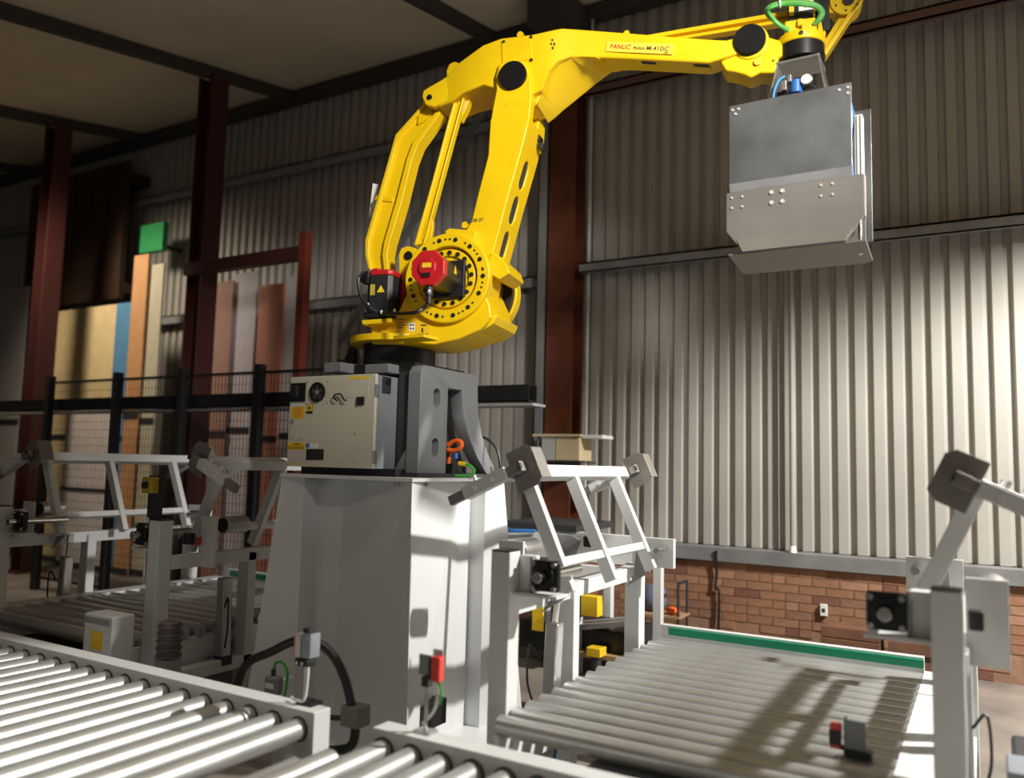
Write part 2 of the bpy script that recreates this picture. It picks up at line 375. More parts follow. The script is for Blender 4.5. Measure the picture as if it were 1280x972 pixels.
# ------------------------------------------------------------------ robot
RO = Vector((AX.x, AX.y, PT))
rob = empty('palletizing_robot', RO, 'large yellow palletizing robot arm on the white pedestal', 'robot')
TH = math.radians(12); DX = Vector((math.cos(TH), math.sin(TH), 0)); DL = Vector((-math.sin(TH), math.cos(TH), 0)); DZ = Vector((0, 0, 1))
def rl(x, y, lat):                       # photo point on the arm's plane at lateral offset lat -> robot local point
    d = Vector(ray(x, y)); c = Vector(CAM); p0 = Vector((AX.x, AX.y, 0)) + DL*lat
    t = (p0-c).dot(DL)/d.dot(DL); return c + d*t - RO
def rpoly(pts, l0, l1): return MB().prism([rl(x, y, l0) for x, y in pts], DL*(l1-l0))
def rsec(rows):                          # rows: x_top, y_top, x_bot, y_bot, lat near, lat far
    S = []
    for xt, yt, xb, yb, l0, l1 in rows:
        a = rl(xt, yt, l0); b = rl(xb, yb, l0); S.append([a, b, b+DL*(l1-l0), a+DL*(l1-l0)])
    return MB().loft(S)
def rcyl(x, y, l0, l1, r, n=32, r2=None, mb=None):
    c = rl(x, y, l0); return (mb or MB()).cyl(c, c+DL*(l1-l0), r, n, r2)
# base casting (does not turn with the arm)
def wl_(p): return Vector(p) - RO
side = [(3.61, 1.53), (3.61, 2.1), (3.64, 2.14), (4.2, 2.14), (4.2, 2.04), (4.215, 1.9), (4.26, 1.78), (4.33, 1.67), (4.42, 1.575), (4.42, 1.53),
        (4.33, 1.53), (4.21, 1.64), (4.12, 1.75), (4.05, 1.88), (4.02, 2.03), (3.88, 2.03), (3.88, 1.53)]
bl_ = MB().prism([wl_((-2.79, y, z)) for y, z in side], (.09, 0, 0)).build('base_leg', GREY, rob, .006)
def slot_cut(c, u, v, hu, hv, dv, dep, n=10):      # stadium shaped cutter centred c, long axis v
    pts = []
    for k in range(n+1):
        a = math.pi*k/n; pts.append(c + u*math.cos(a)*hu + v*(hv-hu) + v*math.sin(a)*hu)
    for k in range(n+1):
        a = math.pi + math.pi*k/n; pts.append(c + u*math.cos(a)*hu - v*(hv-hu) + v*math.sin(a)*hu)
    return MB().prism([p-dv*dep for p in pts], dv*dep*2)
Yv = Vector((0, 1, 0)); Xv = Vector((1, 0, 0))
cut(bl_, [slot_cut(wl_((-2.7, 3.765, z)), Yv, DZ, .033, .055, Xv, .2) for z in (1.965, 1.68)])
MB().prism([wl_((-3.56, y, z)) for y, z in [(3.98, 1.53), (3.98, 2.14), (4.2, 2.14), (4.2, 2.04), (4.26, 1.78), (4.40, 1.58), (4.40, 1.53)]], (.09, 0, 0)).build('base_leg', GREY, rob, .006)
MB().box(-.44, .40, -.32, .50, 0, .022).build('base_plate', DGREY, rob, .003)
MB().box(-.47, .30, .05, .29, .50, .62).box(-.3, .3, -.25, .25, .60, .655).build('top_casting', BLKM, rob, .006)
MB().box(-.30, -.16, -.36, -.20, .60, .66).build('casting_lug', GREY, rob, .008); MB().box(.0, .18, -.34, -.22, .585, .64).build('casting_lug', GREY, rob, .008)
MB().box(.16, .20, .03, .45, .02, .56).box(.2, .28, -.27, -.06, .04, .6).build('inner_shade', DGREY, rob, smooth=0)  # dark boxes added so the inside of the base looks shaded
MB().cyl((-.02, 0, .65), (-.02, 0, .79), .225, 48).build('slew_ring', BLKM, rob, .004)
gus = MB().prism([wl_((x, 3.62, z)) for x, z in ((-2.88, 1.54), (-2.79, 1.54), (-2.79, 1.68))], (0, .02, 0)).build('gusset', GREY, rob, .002)
fl = [(445, 428), (463, 424), (500, 427), (543, 431), (584, 439), (583, 444), (543, 437), (463, 432), (446, 432)]
# turret
MB().cyl((-.02, 0, .79), (-.02, 0, .83), .30, 48).box(.2, .42, -.34, -.2, .775, .795).build('turret_flange', YEL, rob, .004)
tur = rpoly([(463, 406), (487, 400), (497, 390), (508, 366), (530, 352), (600, 352), (612, 380), (614, 396), (602, 411), (574, 424), (543, 431), (464, 430)], -.235, .14).build('turret', YEL, rob, .012)
rpoly([(451, 400), (489, 397), (489, 403), (453, 406)], -.30, .1).build('motor_shelf', YEL, rob, .006)
rpoly([(586, 404), (604, 397), (612, 392), (622, 393), (617, 404), (602, 414), (584, 418), (575, 410)], -.20, .2).build('turret_stop', YEL, rob, .012)
rpoly([(499, 375), (498, 318), (501, 310), (510, 307), (519, 310), (523, 320), (530, 370)], -.13, -.02).build('link_lug', YEL, rob, .006)
rcyl(510, 319, -.14, -.0, .026, 20).build('pivot_pin', BLKM, rob)
# near hub
hc = (558, 347)
hub = rcyl(*hc, -.22, .0, .262, 64).build('hub', YEL, rob, .006)
c0 = rl(*hc, -.27)
MB().ring(c0, c0+DL*.06, .262, .185, 64).build('hub_ring', YEL, rob, .008)
MB().ring(c0+DL*.015, c0+DL*.06, .172, .13, 64).build('inner_ring', YEL, rob, .006)
MB().cyl(c0+DL*.03, c0+DL*.06, .135, 48).build('gear_cover', YEL, rob, .003)
bsrc_ = MB().cyl(-DL*.006, DL*.02, .0125, 12).build('bolt', BLK, rob); bsmall = MB().cyl(-DL*.004, DL*.02, .006, 8).build('bolt', BLK, rob)
bsrc_.location = c0 + DX*.225; bsmall.location = c0 + DX*.225*math.cos(.2) + DZ*.225*math.sin(.2)
def hubb(a, r, big, off=0.): share('bolt', bsrc_ if big else bsmall, rob, c0 + DL*off + DX*r*math.cos(a) + DZ*r*math.sin(a))
for k in range(1, 14): hubb(k*2*math.pi/14, .225, True); 
for k in range(14):
    hubb(k*2*math.pi/14+.16, .226, False)
    if k % 2: hubb(k*2*math.pi/14+.28, .226, False)
for k in range(18): hubb(k*2*math.pi/18+.1, .150, True, .012)
rpoly([(556, 288), (562, 285), (595, 288), (592, 306), (575, 300), (557, 296)], -.255, .0).build('hub_boss', YEL, rob, .006)
c1 = rl(598, 372, .2)
MB().cyl(rl(*hc, -.27)+DL*.47, rl(*hc, -.27)+DL*.56, .275, 64).build('far_hub', YEL, rob, .01)
MB().ring(rl(*hc, -.27)+DL*.42, rl(*hc, -.27)+DL*.47, .26, .2, 64).build('far_hub_gap', BLK, rob)
# J2 motor
def oct_(c, r, u, v): return [c + u*r*math.cos(math.pi/8+k*math.pi/4)*1.082 + v*r*math.sin(math.pi/8+k*math.pi/4)*1.082 for k in range(8)]
mc = rl(560, 349, -.27)
mot = MB().box(-.001, .001, -.001, .001, -.001, .001)
mo = MB().prism(oct_(mc, .088, DX, DZ), -DL*.235).build('drive_motor', mat('motor_black', (.03, .03, .022), .3, .2), rob, .006)
MB().prism([mc + DX*a*.105 + DZ*b*.105 + DL*.015 for a, b in ((-1, -1), (1, -1), (1, 1), (-1, 1))], -DL*.03).build('motor_flange', BLK, mo, .004)
cap = MB().prism(oct_(mc-DL*.235, .096, DX, DZ), -DL*.05).build('motor_cap', RED, mo, .006)
MB().prism(oct_(mc-DL*.285, .05, DX, DZ), -DL*.012).build('cap_boss', RED, mo, .006)
e = mc-DL*.297
MB().prism([e + DX*a*.026 + DZ*(b*.013+.01) for a, b in ((-1, -1), (1, -1), (1, 1), (-1, 1))], -DL*.003).build('name_plate', YELC, mo, smooth=0)
MB().prism([e + DX*a*.022 + DZ*(b*.009-.04) for a, b in ((-1, -1), (1, -1), (1, 1), (-1, 1))], -DL*.004).build('socket', BLK, mo, smooth=0)
e = mc - DL*.11 + DX*.089
MB().prism([e - DL*.018 + DZ*.0, e + DL*.018 + DZ*.0, e + DZ*.05], DX*.002).build('warning_triangle', YELC, mo, smooth=0)
cp = mc - DL*.255 - DZ*.10
MB().cyl(cp, cp-DZ*.05, .022, 14).cyl(cp-DZ*.05, cp-DZ*.09, .015, 12).box(0, .001, 0, .001, 0, .001).build('cable_plug', BLK, mo)
MB().cyl(cp+DX*.0-DZ*.005, cp+DX*.012-DZ*.035-DL*.022, .009, 8).build('plug_collar', PAPER, mo)
MB().tube([cp-DZ*.08, cp-DZ*.115-DX*.03, cp-DZ*.14-DX*.10, rl(478, 391, -.3), rl(463, 385, -.32), rl(452, 372, -.32), rl(448, 350, -.31), rl(455, 340, -.3)], .0105, 8).build('motor_cable', BLK, rob)
for x, y in ((451, 369), (460, 381), (477, 390), (493, 388)):
    p = rl(x, y, -.31); MB().cyl(p-DX*.002, p+DX*.003, .0125, 8).build('cable_tie', PAPER, rob)
# J1 motor standing on the rear shelf
m1 = rl(480, 397, -.2)
mb = MB().box(0, .0001, 0, .0001, 0, .0001)
def lbox(c, hx, hl, z0, z1):
    return MB().prism([c + DX*a*hx + DL*b*hl + DZ*z0 for a, b in ((-.7, -1), (.7, -1), (1, -.7), (1, .7), (.7, 1), (-.7, 1), (-1, .7), (-1, -.7))], DZ*(z1-z0))
j1 = lbox(m1, .085, .085, .0, .24).build('slew_motor', mat('motor_black2', (.022, .022, .024), .4, .1), rob, .006)
lbox(m1, .10, .10, -.01, .02).build('motor_flange', BLK, j1, .004)
lbox(m1, .083, .083, .24, .275).build('motor_cap', RED, j1, .01)
lbox(m1-DX*.05, .03, .04, .27, .295).build('cap_boss', RED, j1, .006)
p = m1 - DX*.09 - DL*.04
MB().cyl(p+DZ*.2, p+DZ*.27, .035, 16).cyl(p+DZ*.235, p+DZ*.235-DX*.05, .026, 14).build('cable_plug', BLK, j1)
MB().cyl(p+DZ*.27, p+DZ*.285+DX*.012, .018, 10).build('plug_collar', STEEL, j1)
p = m1 - DL*.086
MB().prism([p + DX*-.008 + DZ*.135, p + DX*.042 + DZ*.135, p + DX*.017 + DZ*.178], -DL*.002).build('warning_triangle', YELC, j1, smooth=0)
MB().prism([p - DX*.052 + DZ*.12, p - DX*.022 + DZ*.12, p - DX*.022 + DZ*.185, p - DX*.052 + DZ*.185], -DL*.003).build('name_plate', mat('olive_sticker', (.45, .38, .05), .5), j1, smooth=0)
rpoly([(497, 356), (503, 350), (506, 352), (506, 378), (498, 386)], -.16, -.10).build('second_motor_cap', RED, rob, .006)
# turret stickers
def rsticker(name, x0, y0, x1, y1, lat, m, parent=rob, th=.002): return rpoly([(x0, y0), (x1, y0), (x1, y1), (x0, y1)], lat, lat-th).build(name, m, parent, smooth=0)
YS = mat('sticker_yellow', (.80, .50, .01), .5)
rsticker('info_sticker', 495, 396, 509, 413, -.2355, YS); rsticker('info_sticker', 511, 403, 518.5, 413.5, -.2355, PAPER)
s_ = rsticker('warning_sticker', 520, 402, 537, 421, -.2355, YS)
for k in range(4): rsticker('sticker_line', 497, 399+k*3.4, 507-(k % 2)*2, 399.8+k*3.4, -.2376, DGREY)
for x, y in ((512.5, 405), (515.8, 405), (512.5, 409.5), (515.8, 409.5)): rsticker('sticker_mark', x, y, x+1.8, y+2, -.2376, DGREY)
rsticker('sticker_mark', 526, 405.5, 533, 407, -.2376, DGREY); rsticker('sticker_mark', 527, 410, 529, 415.5, -.2376, DGREY); rsticker('sticker_line', 522, 417, 535, 418, -.2376, DGREY)
# lower arm
LA = [(613, 148), (610, 194), (598, 240), (589, 277), (570, 306), (585, 345), (612, 330), (617, 314), (634, 250), (651.5, 189), (657, 168), (662, 145)]
la = rpoly(LA, -.2, .10).build('lower_arm', YEL, rob, .014, 3)
rpoly([(617, 314), (633, 329), (637, 341), (624, 349), (606, 340), (602, 320)], -.2, .08).build('arm_stop', YEL, rob, .008)
ck = [(613, 150), (616, 132), (620, 112), (619, 95), (624, 79), (640, 72), (656, 79), (663, 95), (664.5, 120), (661.5, 150)]
rpoly(ck, -.2, -.125).build('arm_cheek', YEL, rob, .01)
rpoly([(628, 190), (630, 110), (648, 85), (663, 100), (667, 130), (674, 150), (672, 175), (655, 205)], .06, .2).build('arm_cheek', YEL, rob, .012)
# slots through the front edge of the lower arm
fu = (rl(651.5, 189, -.2) - rl(617, 314, -.2)).normalized(); fn = fu.cross(DL).normalized()
cuts = []
for f in (.12, .48, .84):
    c = rl(617, 314, -.2).lerp(rl(651.5, 189, -.2), f) + DL*.145
    cuts.append(slot_cut(c, DL, fu, .045, .085, fn, .10))
la.modifiers.clear(); cut(la, cuts)
for f in (.12, .48, .84):
    c = rl(617, 314, -.2).lerp(rl(651.5, 189, -.2), f) + DL*.145 + fn*.012
    MB().prism([c + DL*a*.055 + fu*b*.095 for a, b in ((-1, -1), (1, -1), (1, 1), (-1, 1))], fn*.04).build('slot_shade', DGREY, rob, smooth=0)  # dark box paints the shade inside the hollow lower arm
md = la.modifiers.new('bevel', 'BEVEL'); md.width = .008; md.segments = 2; md.limit_method = 'ANGLE'; md.angle_limit = math.radians(38)
for x, y in ((671, 171), (675, 181)):
    rpoly([(x-3, y-4), (x+4, y-3), (x+3, y+5), (x-3, y+3)], .0, .08).build('stop_block', BLK, rob, .004)
rcyl(581, 281, -.19, -.15, .02, 16).build('grease_nipple', YEL, rob)
for (x, y, s, body) in ((642, 131.5, .034, '3571730'), (597, 276, .03, '2738 07')):
    text('cast_number', body, s, rl(x-13, y+2, -.2015), DX, DZ, YEL if y < 200 else DGREY, rob, .15)
# forearm
rows = [(545, 104, 548, 134, -.11, .11), (562, 92, 566, 126, -.13, .12), (575, 77, 578, 116, -.15, .14), (604, 56, 604, 106, -.17, .15), (627, 47.5, 625, 112, -.17, .15),
        (665, 43, 661, 120, -.17, .15), (683, 39, 677, 112, -.17, .15), (694, 36.5, 686, 88, -.165, .14), (703, 35, 697, 76, -.155, .13), (718, 36, 714, 70.5, -.135, .11),
        (750, 38.5, 748, 71.5, -.105, .07), (790, 41.5, 790, 73.2, -.10, .05), (887, 49, 887, 78, -.10, .05), (908, 50, 912, 70, -.097, .05), (930, 44, 936, 62, -.085, .06)]
fa = rsec(rows).build('forearm', YEL, rob, .008, 2)
fa.modifiers.clear()
ua = rl(790, 74, -.09); ub = rl(887, 79, -.09); fdir = (ub-ua).normalized(); fnrm = fdir.cross(DL)
def fslot(x, y):
    c = rl(x, y, -.05); return slot_cut(c, DL, fdir, .018, .045, fnrm, .045)
cut(fa, [fslot(746, 78.5), fslot(810, 82.5), fslot(876, 86)])
for x, y in ((746, 78.5), (810, 82.5), (876, 86)):
    c = rl(x, y, -.05) + DZ*.02; MB().prism([c + DL*a*.03 + fdir*b*.06 for a, b in ((-1, -1), (1, -1), (1, 1), (-1, 1))], DZ*.02).build('slot_shade', DGREY, rob, smooth=0)  # dark plate paints the unlit inside of each forearm slot
md = fa.modifiers.new('bevel', 'BEVEL'); md.width = .008; md.segments = 2; md.limit_method = 'ANGLE'; md.angle_limit = math.radians(30)
NR = [(745, 71.2), (728, 70.5), (712, 71), (698, 76), (688, 87), (681, 103), (676, 120), (672, 132)]
FR = [(775, 87.5), (764, 88), (750, 98), (735, 110), (718, 124), (703, 136), (692, 146), (684, 152)]
secs = []
for (a, b), (c, d) in zip(NR, FR):
    n_ = rl(a, b, -.13); f_ = rl(c, d, .11); f2 = f_ + DL*.025; t_ = rl(a, b, -.13).lerp(f_, .55) + DZ*.05 - DX*.0
    secs.append([n_, f_, f2, f2 + DZ*.05 - DX*.03, t_ + DZ*.03 - DX*.03])
MB().loft(secs).build('elbow_web', YEL, rob, .004)
rpoly([(640, 112), (664, 106), (680, 104), (678, 120), (672, 130), (655, 135)], -.12, .10).build('elbow_knuckle', YEL, rob, .02, 3)
rpoly([(527, 121), (528, 113), (536, 108), (552, 99), (566, 93), (570, 112), (558, 126), (541, 134), (531, 131)], -.125, -.075).build('tail_lug', YEL, rob, .012)
rpoly([(558, 104), (557, 88), (561, 79), (568, 76), (575, 79), (580, 88), (578, 104)], .09, .13).build('tail_lug', YEL, rob, .012)
rcyl(536.5, 121, -.132, -.1, .017, 18).build('pivot_pin', BLKM, rob)
rcyl(640, 93, -.222, -.19, .084, 40).build('pivot_cover', mat('matt_black', (.006, .006, .006), .7, 0, .06, 6, 0, 40, .15), rob, .003)
rpoly([(627, 51), (664, 44.5), (665.5, 74), (628, 80)], -.17, -.176).build('cover_plate', YEL, rob, .003)
for x, y in ((629.5, 51.5), (663.5, 45.5), (664, 74)): rcyl(x, y, -.183, -.17, .008, 8).build('bolt', BLK, rob)
rcyl(650, 43, -.1, -.06, .02, 12).build('lifting_lug', YEL, rob); rcyl(783, 41.5, -.08, -.04, .018, 12).build('lifting_lug', YEL, rob)
text('cast_number', '357150', .034, rl(608, 92.5, -.1715), DX, DZ, YEL, rob, .15)
for x, y in ((690.5, 50), (689, 55), (693, 55), (691, 60)): rsticker('hoist_mark', x-1, y-1.4, x+1, y+1.4, -.1665, DGREY)
lp = [(759, 51.5), (843, 55.2), (841, 68), (757, 64)]
def blat(x): return -.105
st = MB().add([rl(x, y, blat(x)-.004) for x, y in lp] + [rl(x, y, blat(x)-.001) for x, y in lp], [(0, 1, 2, 3), (7, 6, 5, 4), (0, 4, 5, 1), (1, 5, 6, 2), (2, 6, 7, 3), (3, 7, 4, 0)]).build('name_sticker', mat('name_sticker', (.92, .66, .06), .45), rob, smooth=0)
bx = (rl(842, 60, blat(842)-.006) - rl(760, 57, blat(760)-.006)).normalized(); by = DL.cross(bx) * -1
if by.z < 0: by = -by
text('name_lettering', 'FANUC', .036, rl(762, 60.3, -.1105), bx, by, mat('letter_red', (.55, .01, .01), .5), rob, .12)
text('name_lettering', 'Robot', .026, rl(791, 61.4, -.1105), bx, by, DGREY, rob, .2)
text('name_lettering', 'M-410iC', .037, rl(807, 62.6, -.1105), bx, by, DGREY, rob, .12)
text('name_lettering', '185', .017, rl(829, 66.9, -.1105), bx, by, DGREY, rob, .1)
# links
def link(pl, pr, l0, l1, name):
    S = []
    for (a, b), (c, d) in zip(pl, pr):
        p, q = rl(a, b, l0), rl(c, d, l0); S.append([p, q, q+DL*(l1-l0), p+DL*(l1-l0)])
    return MB().loft(S).build(name, YEL, rob, .006)
L1l = [(531, 118), (527, 131), (494, 168), (487.5, 191), (470, 252), (456, 300), (456, 318), (462, 345)]
L1r = [(552, 122), (549, 143), (523, 179), (515, 199), (502, 252), (487, 303), (484, 318), (486, 345)]
mid = lambda A, B, f: [(a[0]+(b[0]-a[0])*f, a[1]+(b[1]-a[1])*f) for a, b in zip(A, B)]
link(mid(L1l, L1r, .12), mid(L1l, L1r, .82), -.035, .035, 'rear_link')
link(mid(L1l, L1r, 0), mid(L1l, L1r, .16), -.06, .05, 'rear_link_rim'); link(mid(L1l, L1r, .76), mid(L1l, L1r, 1), -.06, .05, 'rear_link_rim')
rpoly([(523, 142), (535, 133), (541, 139), (530, 152), (521, 156)], -.05, .03).build('link_rib', YEL, rob, .006)
rpoly([(470, 244), (492, 246), (490, 252), (468, 250)], -.045, .03).build('link_rib', YEL, rob, .004)
rpoly([(466, 229), (473, 230.5), (468, 270), (461, 271)], .02, .026).build('white_tag_plate', mat('tag_white', (.85, .85, .83), .5), rob, smooth=0)
L2l = [(568, 122), (560, 150), (540, 225), (517, 306)]; L2r = [(583, 122), (575, 152), (556, 222), (534, 305)]
link(mid(L2l, L2r, .1), mid(L2l, L2r, .7), -.085, -.065, 'slim_link'); link(mid(L2l, L2r, 0), mid(L2l, L2r, .2), -.1, -.05, 'slim_link_rim'); link(mid(L2l, L2r, .62), mid(L2l, L2r, .78), -.1, -.05, 'slim_link_rim')
rpoly([(574, 128), (587, 124), (583, 135), (575, 150), (571, 150)], -.06, .0).build('link_bracket', YEL, rob, .004)
rpoly([(576, 128), (583, 126), (580, 138), (575, 141)], -.063, -.06).build('bracket_label', mat('lilac_label', (.5, .5, .56), .5), rob, smooth=0)
rpoly([(527, 300), (532, 276), (541, 275), (541, 283), (538, 303)], -.09, -.06).build('link_bracket', YEL, rob, .004)
# wrist parallel rod behind the forearm
for nm, u0, u1, l0, l1 in (('wrist_rod', 0, 1, .10, .12), ('wrist_rod_rim', 0, .42, .07, .13), ('wrist_rod_rim', .72, 1, .07, .13)):
    T = [(790, 46.5), (984, 12.5), (1056, 0)]; B = [(800, 57), (984, 27), (1056, 13)]
    link(mid(T, B, u0), mid(T, B, u1), l0, l1, nm)
rcyl(1058, -1, .03, .14, .085, 36).build('wrist_hub', YEL, rob, .006)
rcyl(1061, -1, .02, .05, .03, 20).build('hub_bore', BLK, rob)
for k in range(6):
    p = rl(1059, -1, .028) + DX*.062*math.cos(k*1.05+.4) + DZ*.062*math.sin(k*1.05+.4); MB().cyl(p, p+DL*.01, .006, 8).build('bolt', BLK, rob)
rpoly([(1036, 2), (1058, -14), (1060, 10), (1052, 17), (1036, 16)], .04, .10).build('wrist_crank', YEL, rob, .006)
link([(1052, 16), (1028, 54)], [(1079, -2), (1032, 70)], .06, .10, 'wrist_link'); link([(1072, -2), (1029, 64)], [(1079, -2), (1032, 70)], .03, .11, 'wrist_link_rim')
# wrist casting
rcyl(937, 48, -.112, -.08, .084, 40).build('pivot_cover', mat('matt_black', (.006, .006, .006), .7, 0, .06, 6, 0, 40, .15), rob, .003)
rcyl(938, 52, -.085, .08, .098, 40).build('forearm_end', YEL, rob, .008)
rpoly([(938, 97), (930, 93), (919, 90), (907, 88), (900, 77), (915, 66), (935, 60), (955, 44), (976, 50), (985, 49), (1000, 62), (985, 70), (973, 72), (971, 91), (951, 91)], -.075, .075).build('wrist_casting', YEL, rob, .012)
rcyl(938, 80, -.05, .05, .075, 30).build('wrist_pivot', YEL, rob, .01)
rcyl(947, 76.5, -.09, -.07, .02, 12).build('grease_plug', YELC, rob); rcyl(966.5, 75.5, -.078, -.07, .006, 8).build('bolt', BLK, rob)
wr = rl(1001, 70, 0); WX, WYY, WZ = wr
def wcyl(z0, z1, r, n=40): return MB().cyl(Vector((WX, WYY, z0)), Vector((WX, WYY, z1)), r, n)
wcyl(WZ-.045, WZ+.04, .122).build('tool_flange', BLKM, rob, .004)
wcyl(WZ+.038, WZ+.09, .128).build('wrist_body', YEL, rob, .01)
def wbox(x0, x1, y0, y1, z0, z1, name, m, bev=.006, par=rob):
    c = Vector((WX, WYY, 0)); return MB().prism([c + DX*a + DL*b + DZ*(WZ+z0) for a, b in ((x0, y0), (x1, y0), (x1, y1), (x0, y1))], DZ*(z1-z0)).build(name, m, par, bev)
wbox(-.085, .08, -.09, .09, .08, .165, 'wrist_block', YEL, .012)
wbox(.0, .05, -.125, -.09, .06, .12, 'wrist_boss', YEL, .008); wbox(-.02, .01, -.11, -.08, .115, .155, 'eye_lug', YEL, .006)
rcyl(1001.5, 40, -.135, -.1, .011, 14).build('eye_bore', BLK, rob)
wbox(.085, .125, -.05, .02, .07, .16, 'wrist_lug', YEL, .008)
wm = wbox(-.065, .065, -.065, .065, .165, .36, 'wrist_motor', mat('motor_black3', (.015, .015, .016), .35), .008)
wbox(-.01, .064, -.068, -.065, .22, .29, 'name_plate', PAPER, 0, wm); wbox(.015, .05, -.0705, -.068, .235, .28, 'yellow_sticker', YELC, 0, wm)
wbox(-.06, -.035, -.067, -.065, .20, .26, 'yellow_sticker', YELC, 0, wm)
p = Vector((WX, WYY, WZ))
for k in range(4):
    g = k*1.6
    pts = [rl(986, 39-g*.3, -.09), rl(972, 30-g*.3, -.12), rl(958+g*.5, 17-g*.4, -.13-.006*k), rl(962+g*.4, 8+g*.3, -.14-.008*k), rl(978, 2.5+g*.7, -.15), rl(1002, 2+g*.8, -.15), rl(1021-g*.6, 6+g*.5, -.13), rl(1029-g*.8, 15, -.11), rl(1026-g*.8, 24, -.10), rl(1019-g*.5, 31, -.09)]
    MB().tube(pts, .0095, 8).build('hose', GRNC if k != 1 else mat('pale_green_cable', (.3, .5, .15), .4), rob)
MB().cyl(rl(974, 5, -.15), rl(976, 4.5, -.15), .024, 10).build('cable_tie', PAPER, rob)
for k in range(3): MB().tube([p+DX*(.08+.012*k)-DL*.05+DZ*.38, p+DX*(.105+.012*k)-DL*.06+DZ*.25, p+DX*(.12+.01*k)-DL*.05+DZ*.10], .008, 8).build('hose', BLK, rob)
wbox(.07, .10, -.09, -.05, .15, .20, 'cable_gland', BLKM)

# ------------------------------------------------------------------ gripper
GX, GY, GZ = (RO + Vector(wr))
GO = Vector((GX, GY, GZ-.055))
gr = empty('sack_gripper', GO, 'sheet metal sack gripper hanging from the robot wrist', 'gripper')
def G(m_): m_.o = GO; return m_
fy = GY-.20
MBg = lambda: MB(GO)
MBg().box(GX-.112, GX+.112, GY-.10, GY+.10, GO.z-.014, GO.z).build('mounting_plate', STEEL, gr, .002)
zt = at(988, 118, 'y', fy)[2]
for sx in (-1, 1):
    MBg().prism([(GX+sx*.10, GY-.095, GO.z-.01), (GX+sx*.10, GY+.095, GO.z-.01), (GX+sx*.155, GY+.15, zt-.06), (GX+sx*.155, GY-.15, zt-.06)], (sx*.008, 0, 0)).build('side_bracket', STEEL, gr, .002)
x0, x1 = at(911.8, 131, 'y', fy)[0], at(1064, 106, 'y', fy)[0]
z0, z1 = at(988, 226, 'y', fy)[2], zt
MBg().box(x0, x1, fy-.004, fy, z0+.03, z1).build('front_plate', SHEET, gr, .0015)
MBg().prism([(x0, fy-.004, z0+.03), (x1, fy-.004, z0+.03), (x1, fy+.014, z0-.012), (x0, fy+.014, z0-.012)], (0, .003, 0)).build('folded_lip', mat('bright_zinc', (.7, .71, .72), .3, .7), gr, smooth=0)
MBg().box(x0+.06, -.478, GY+.2, GY+.204, 2.83, 3.565).build('back_plate', SHEET, gr, .0015)
MBg().box(x0+.06, x1-.08, fy+.02, GY+.18, z1-.11, z1-.07).build('cross_beam', STEEL, gr, .003)
MBg().box(x0+.1, x1-.05, fy+.03, GY+.15, z0-.12, z1-.11).build('inner_housing', BLKM, gr, .004)
for cx in (x0+.035, x1-.035):
    for dx, dz in ((-.016, -.025), (.016, -.025), (.0, -.05)) if cx < GX else ((-.02, -.03), (.02, -.025), (.02, -.055)):
        p = Vector((cx+dx, fy-.004, z1+dz)); MBg().cyl(p, p+Vector((0, -.006, 0)), .007, 10).build('bolt', mat('bright_bolt', (.72, .71, .68), .35, .3), gr)
# lower clamp jaw
q = fy-.012
xa, xb = at(908, 242, 'y', q)[0], at(1080, 219, 'y', q)[0]
jz = at(988, 230, 'y', q)[2]; jm = at(905, 290, 'y', q)[2]; jb = at(990, 309, 'y', q)[2]
MBg().prism([(xa, q, jz), (xb, q, jz), (xb, q, jm), (xb-.085, q, jb), (xa+.09, q, jb), (xa, q, jm)], (0, .006, 0)).build('front_jaw', CLAMP, gr, .002)
MBg().prism([(xb, q, jz), (xb, q+.05, jz), (xb, q+.05, jm), (xb, q, jm)], (.003, 0, 0)).build('jaw_flange', CLAMP, gr, .001)
MBg().prism([(xa+.05, q-.001, jm-.045), (xb-.045, q-.001, jm-.045), (xb-.085, q-.022, jb), (xa+.09, q-.022, jb)], (0, .004, 0)).build('jaw_lip', CLAMP, gr, .001)
for cx in (xa+.03, xa+.235, xb-.20):
    for dx in (0, .055):
        for dz in (-.03, -.085):
            p = Vector((cx+dx, q, jz+dz)); rr = .011 if abs(cx-xa-.235) < .01 else .006
            MBg().cyl(p, p+Vector((0, -.008, 0)), rr, 10).build('bolt', mat('bright_bolt', (.72, .71, .68), .35, .3), gr)
fz = 2.715
MBg().prism([(xa-.0, GY-.17, fz+.03), (xb-.0, GY-.17, fz+.03), (xb+.0, GY+.11, fz-.005), (xb-.04, GY+.15, fz-.005), (xa+.0, GY+.15, fz-.005)], (0, 0, -.008)).build('bottom_jaw', CLAMP, gr, .001)
MBg().box(x0+.04, x1+.02, GY+.13, GY+.138, fz, z0).build('rear_jaw', CLAMP, gr, .001)
ac = Vector((at(1076, 180, 'y', GY-.02)[0]-.01, GY-.0, 0))
MBg().box(ac.x-.02, ac.x+.02, ac.y-.03, ac.y+.03, z0+.02, z1-.10).build('actuator', PAPER, gr, .006)
for dx in (-.009, .009): MBg().box(ac.x+dx-.002, ac.x+dx+.002, ac.y-.033, ac.y-.03, z0+.03, z1-.11).build('actuator_groove', DGREY, gr, smooth=0)
MBg().cyl((ac.x, ac.y, fz), (ac.x, ac.y, z0+.03), .012, 12).build('actuator_rod', CHROME, gr)
MBg().box(ac.x-.02, ac.x+.03, ac.y-.03, ac.y+.03, jz-.16, jz-.11).cyl((ac.x, ac.y-.06, jz-.13), (ac.x, ac.y+.04, jz-.13), .014, 12).build('clevis', CHROME, gr, .003)
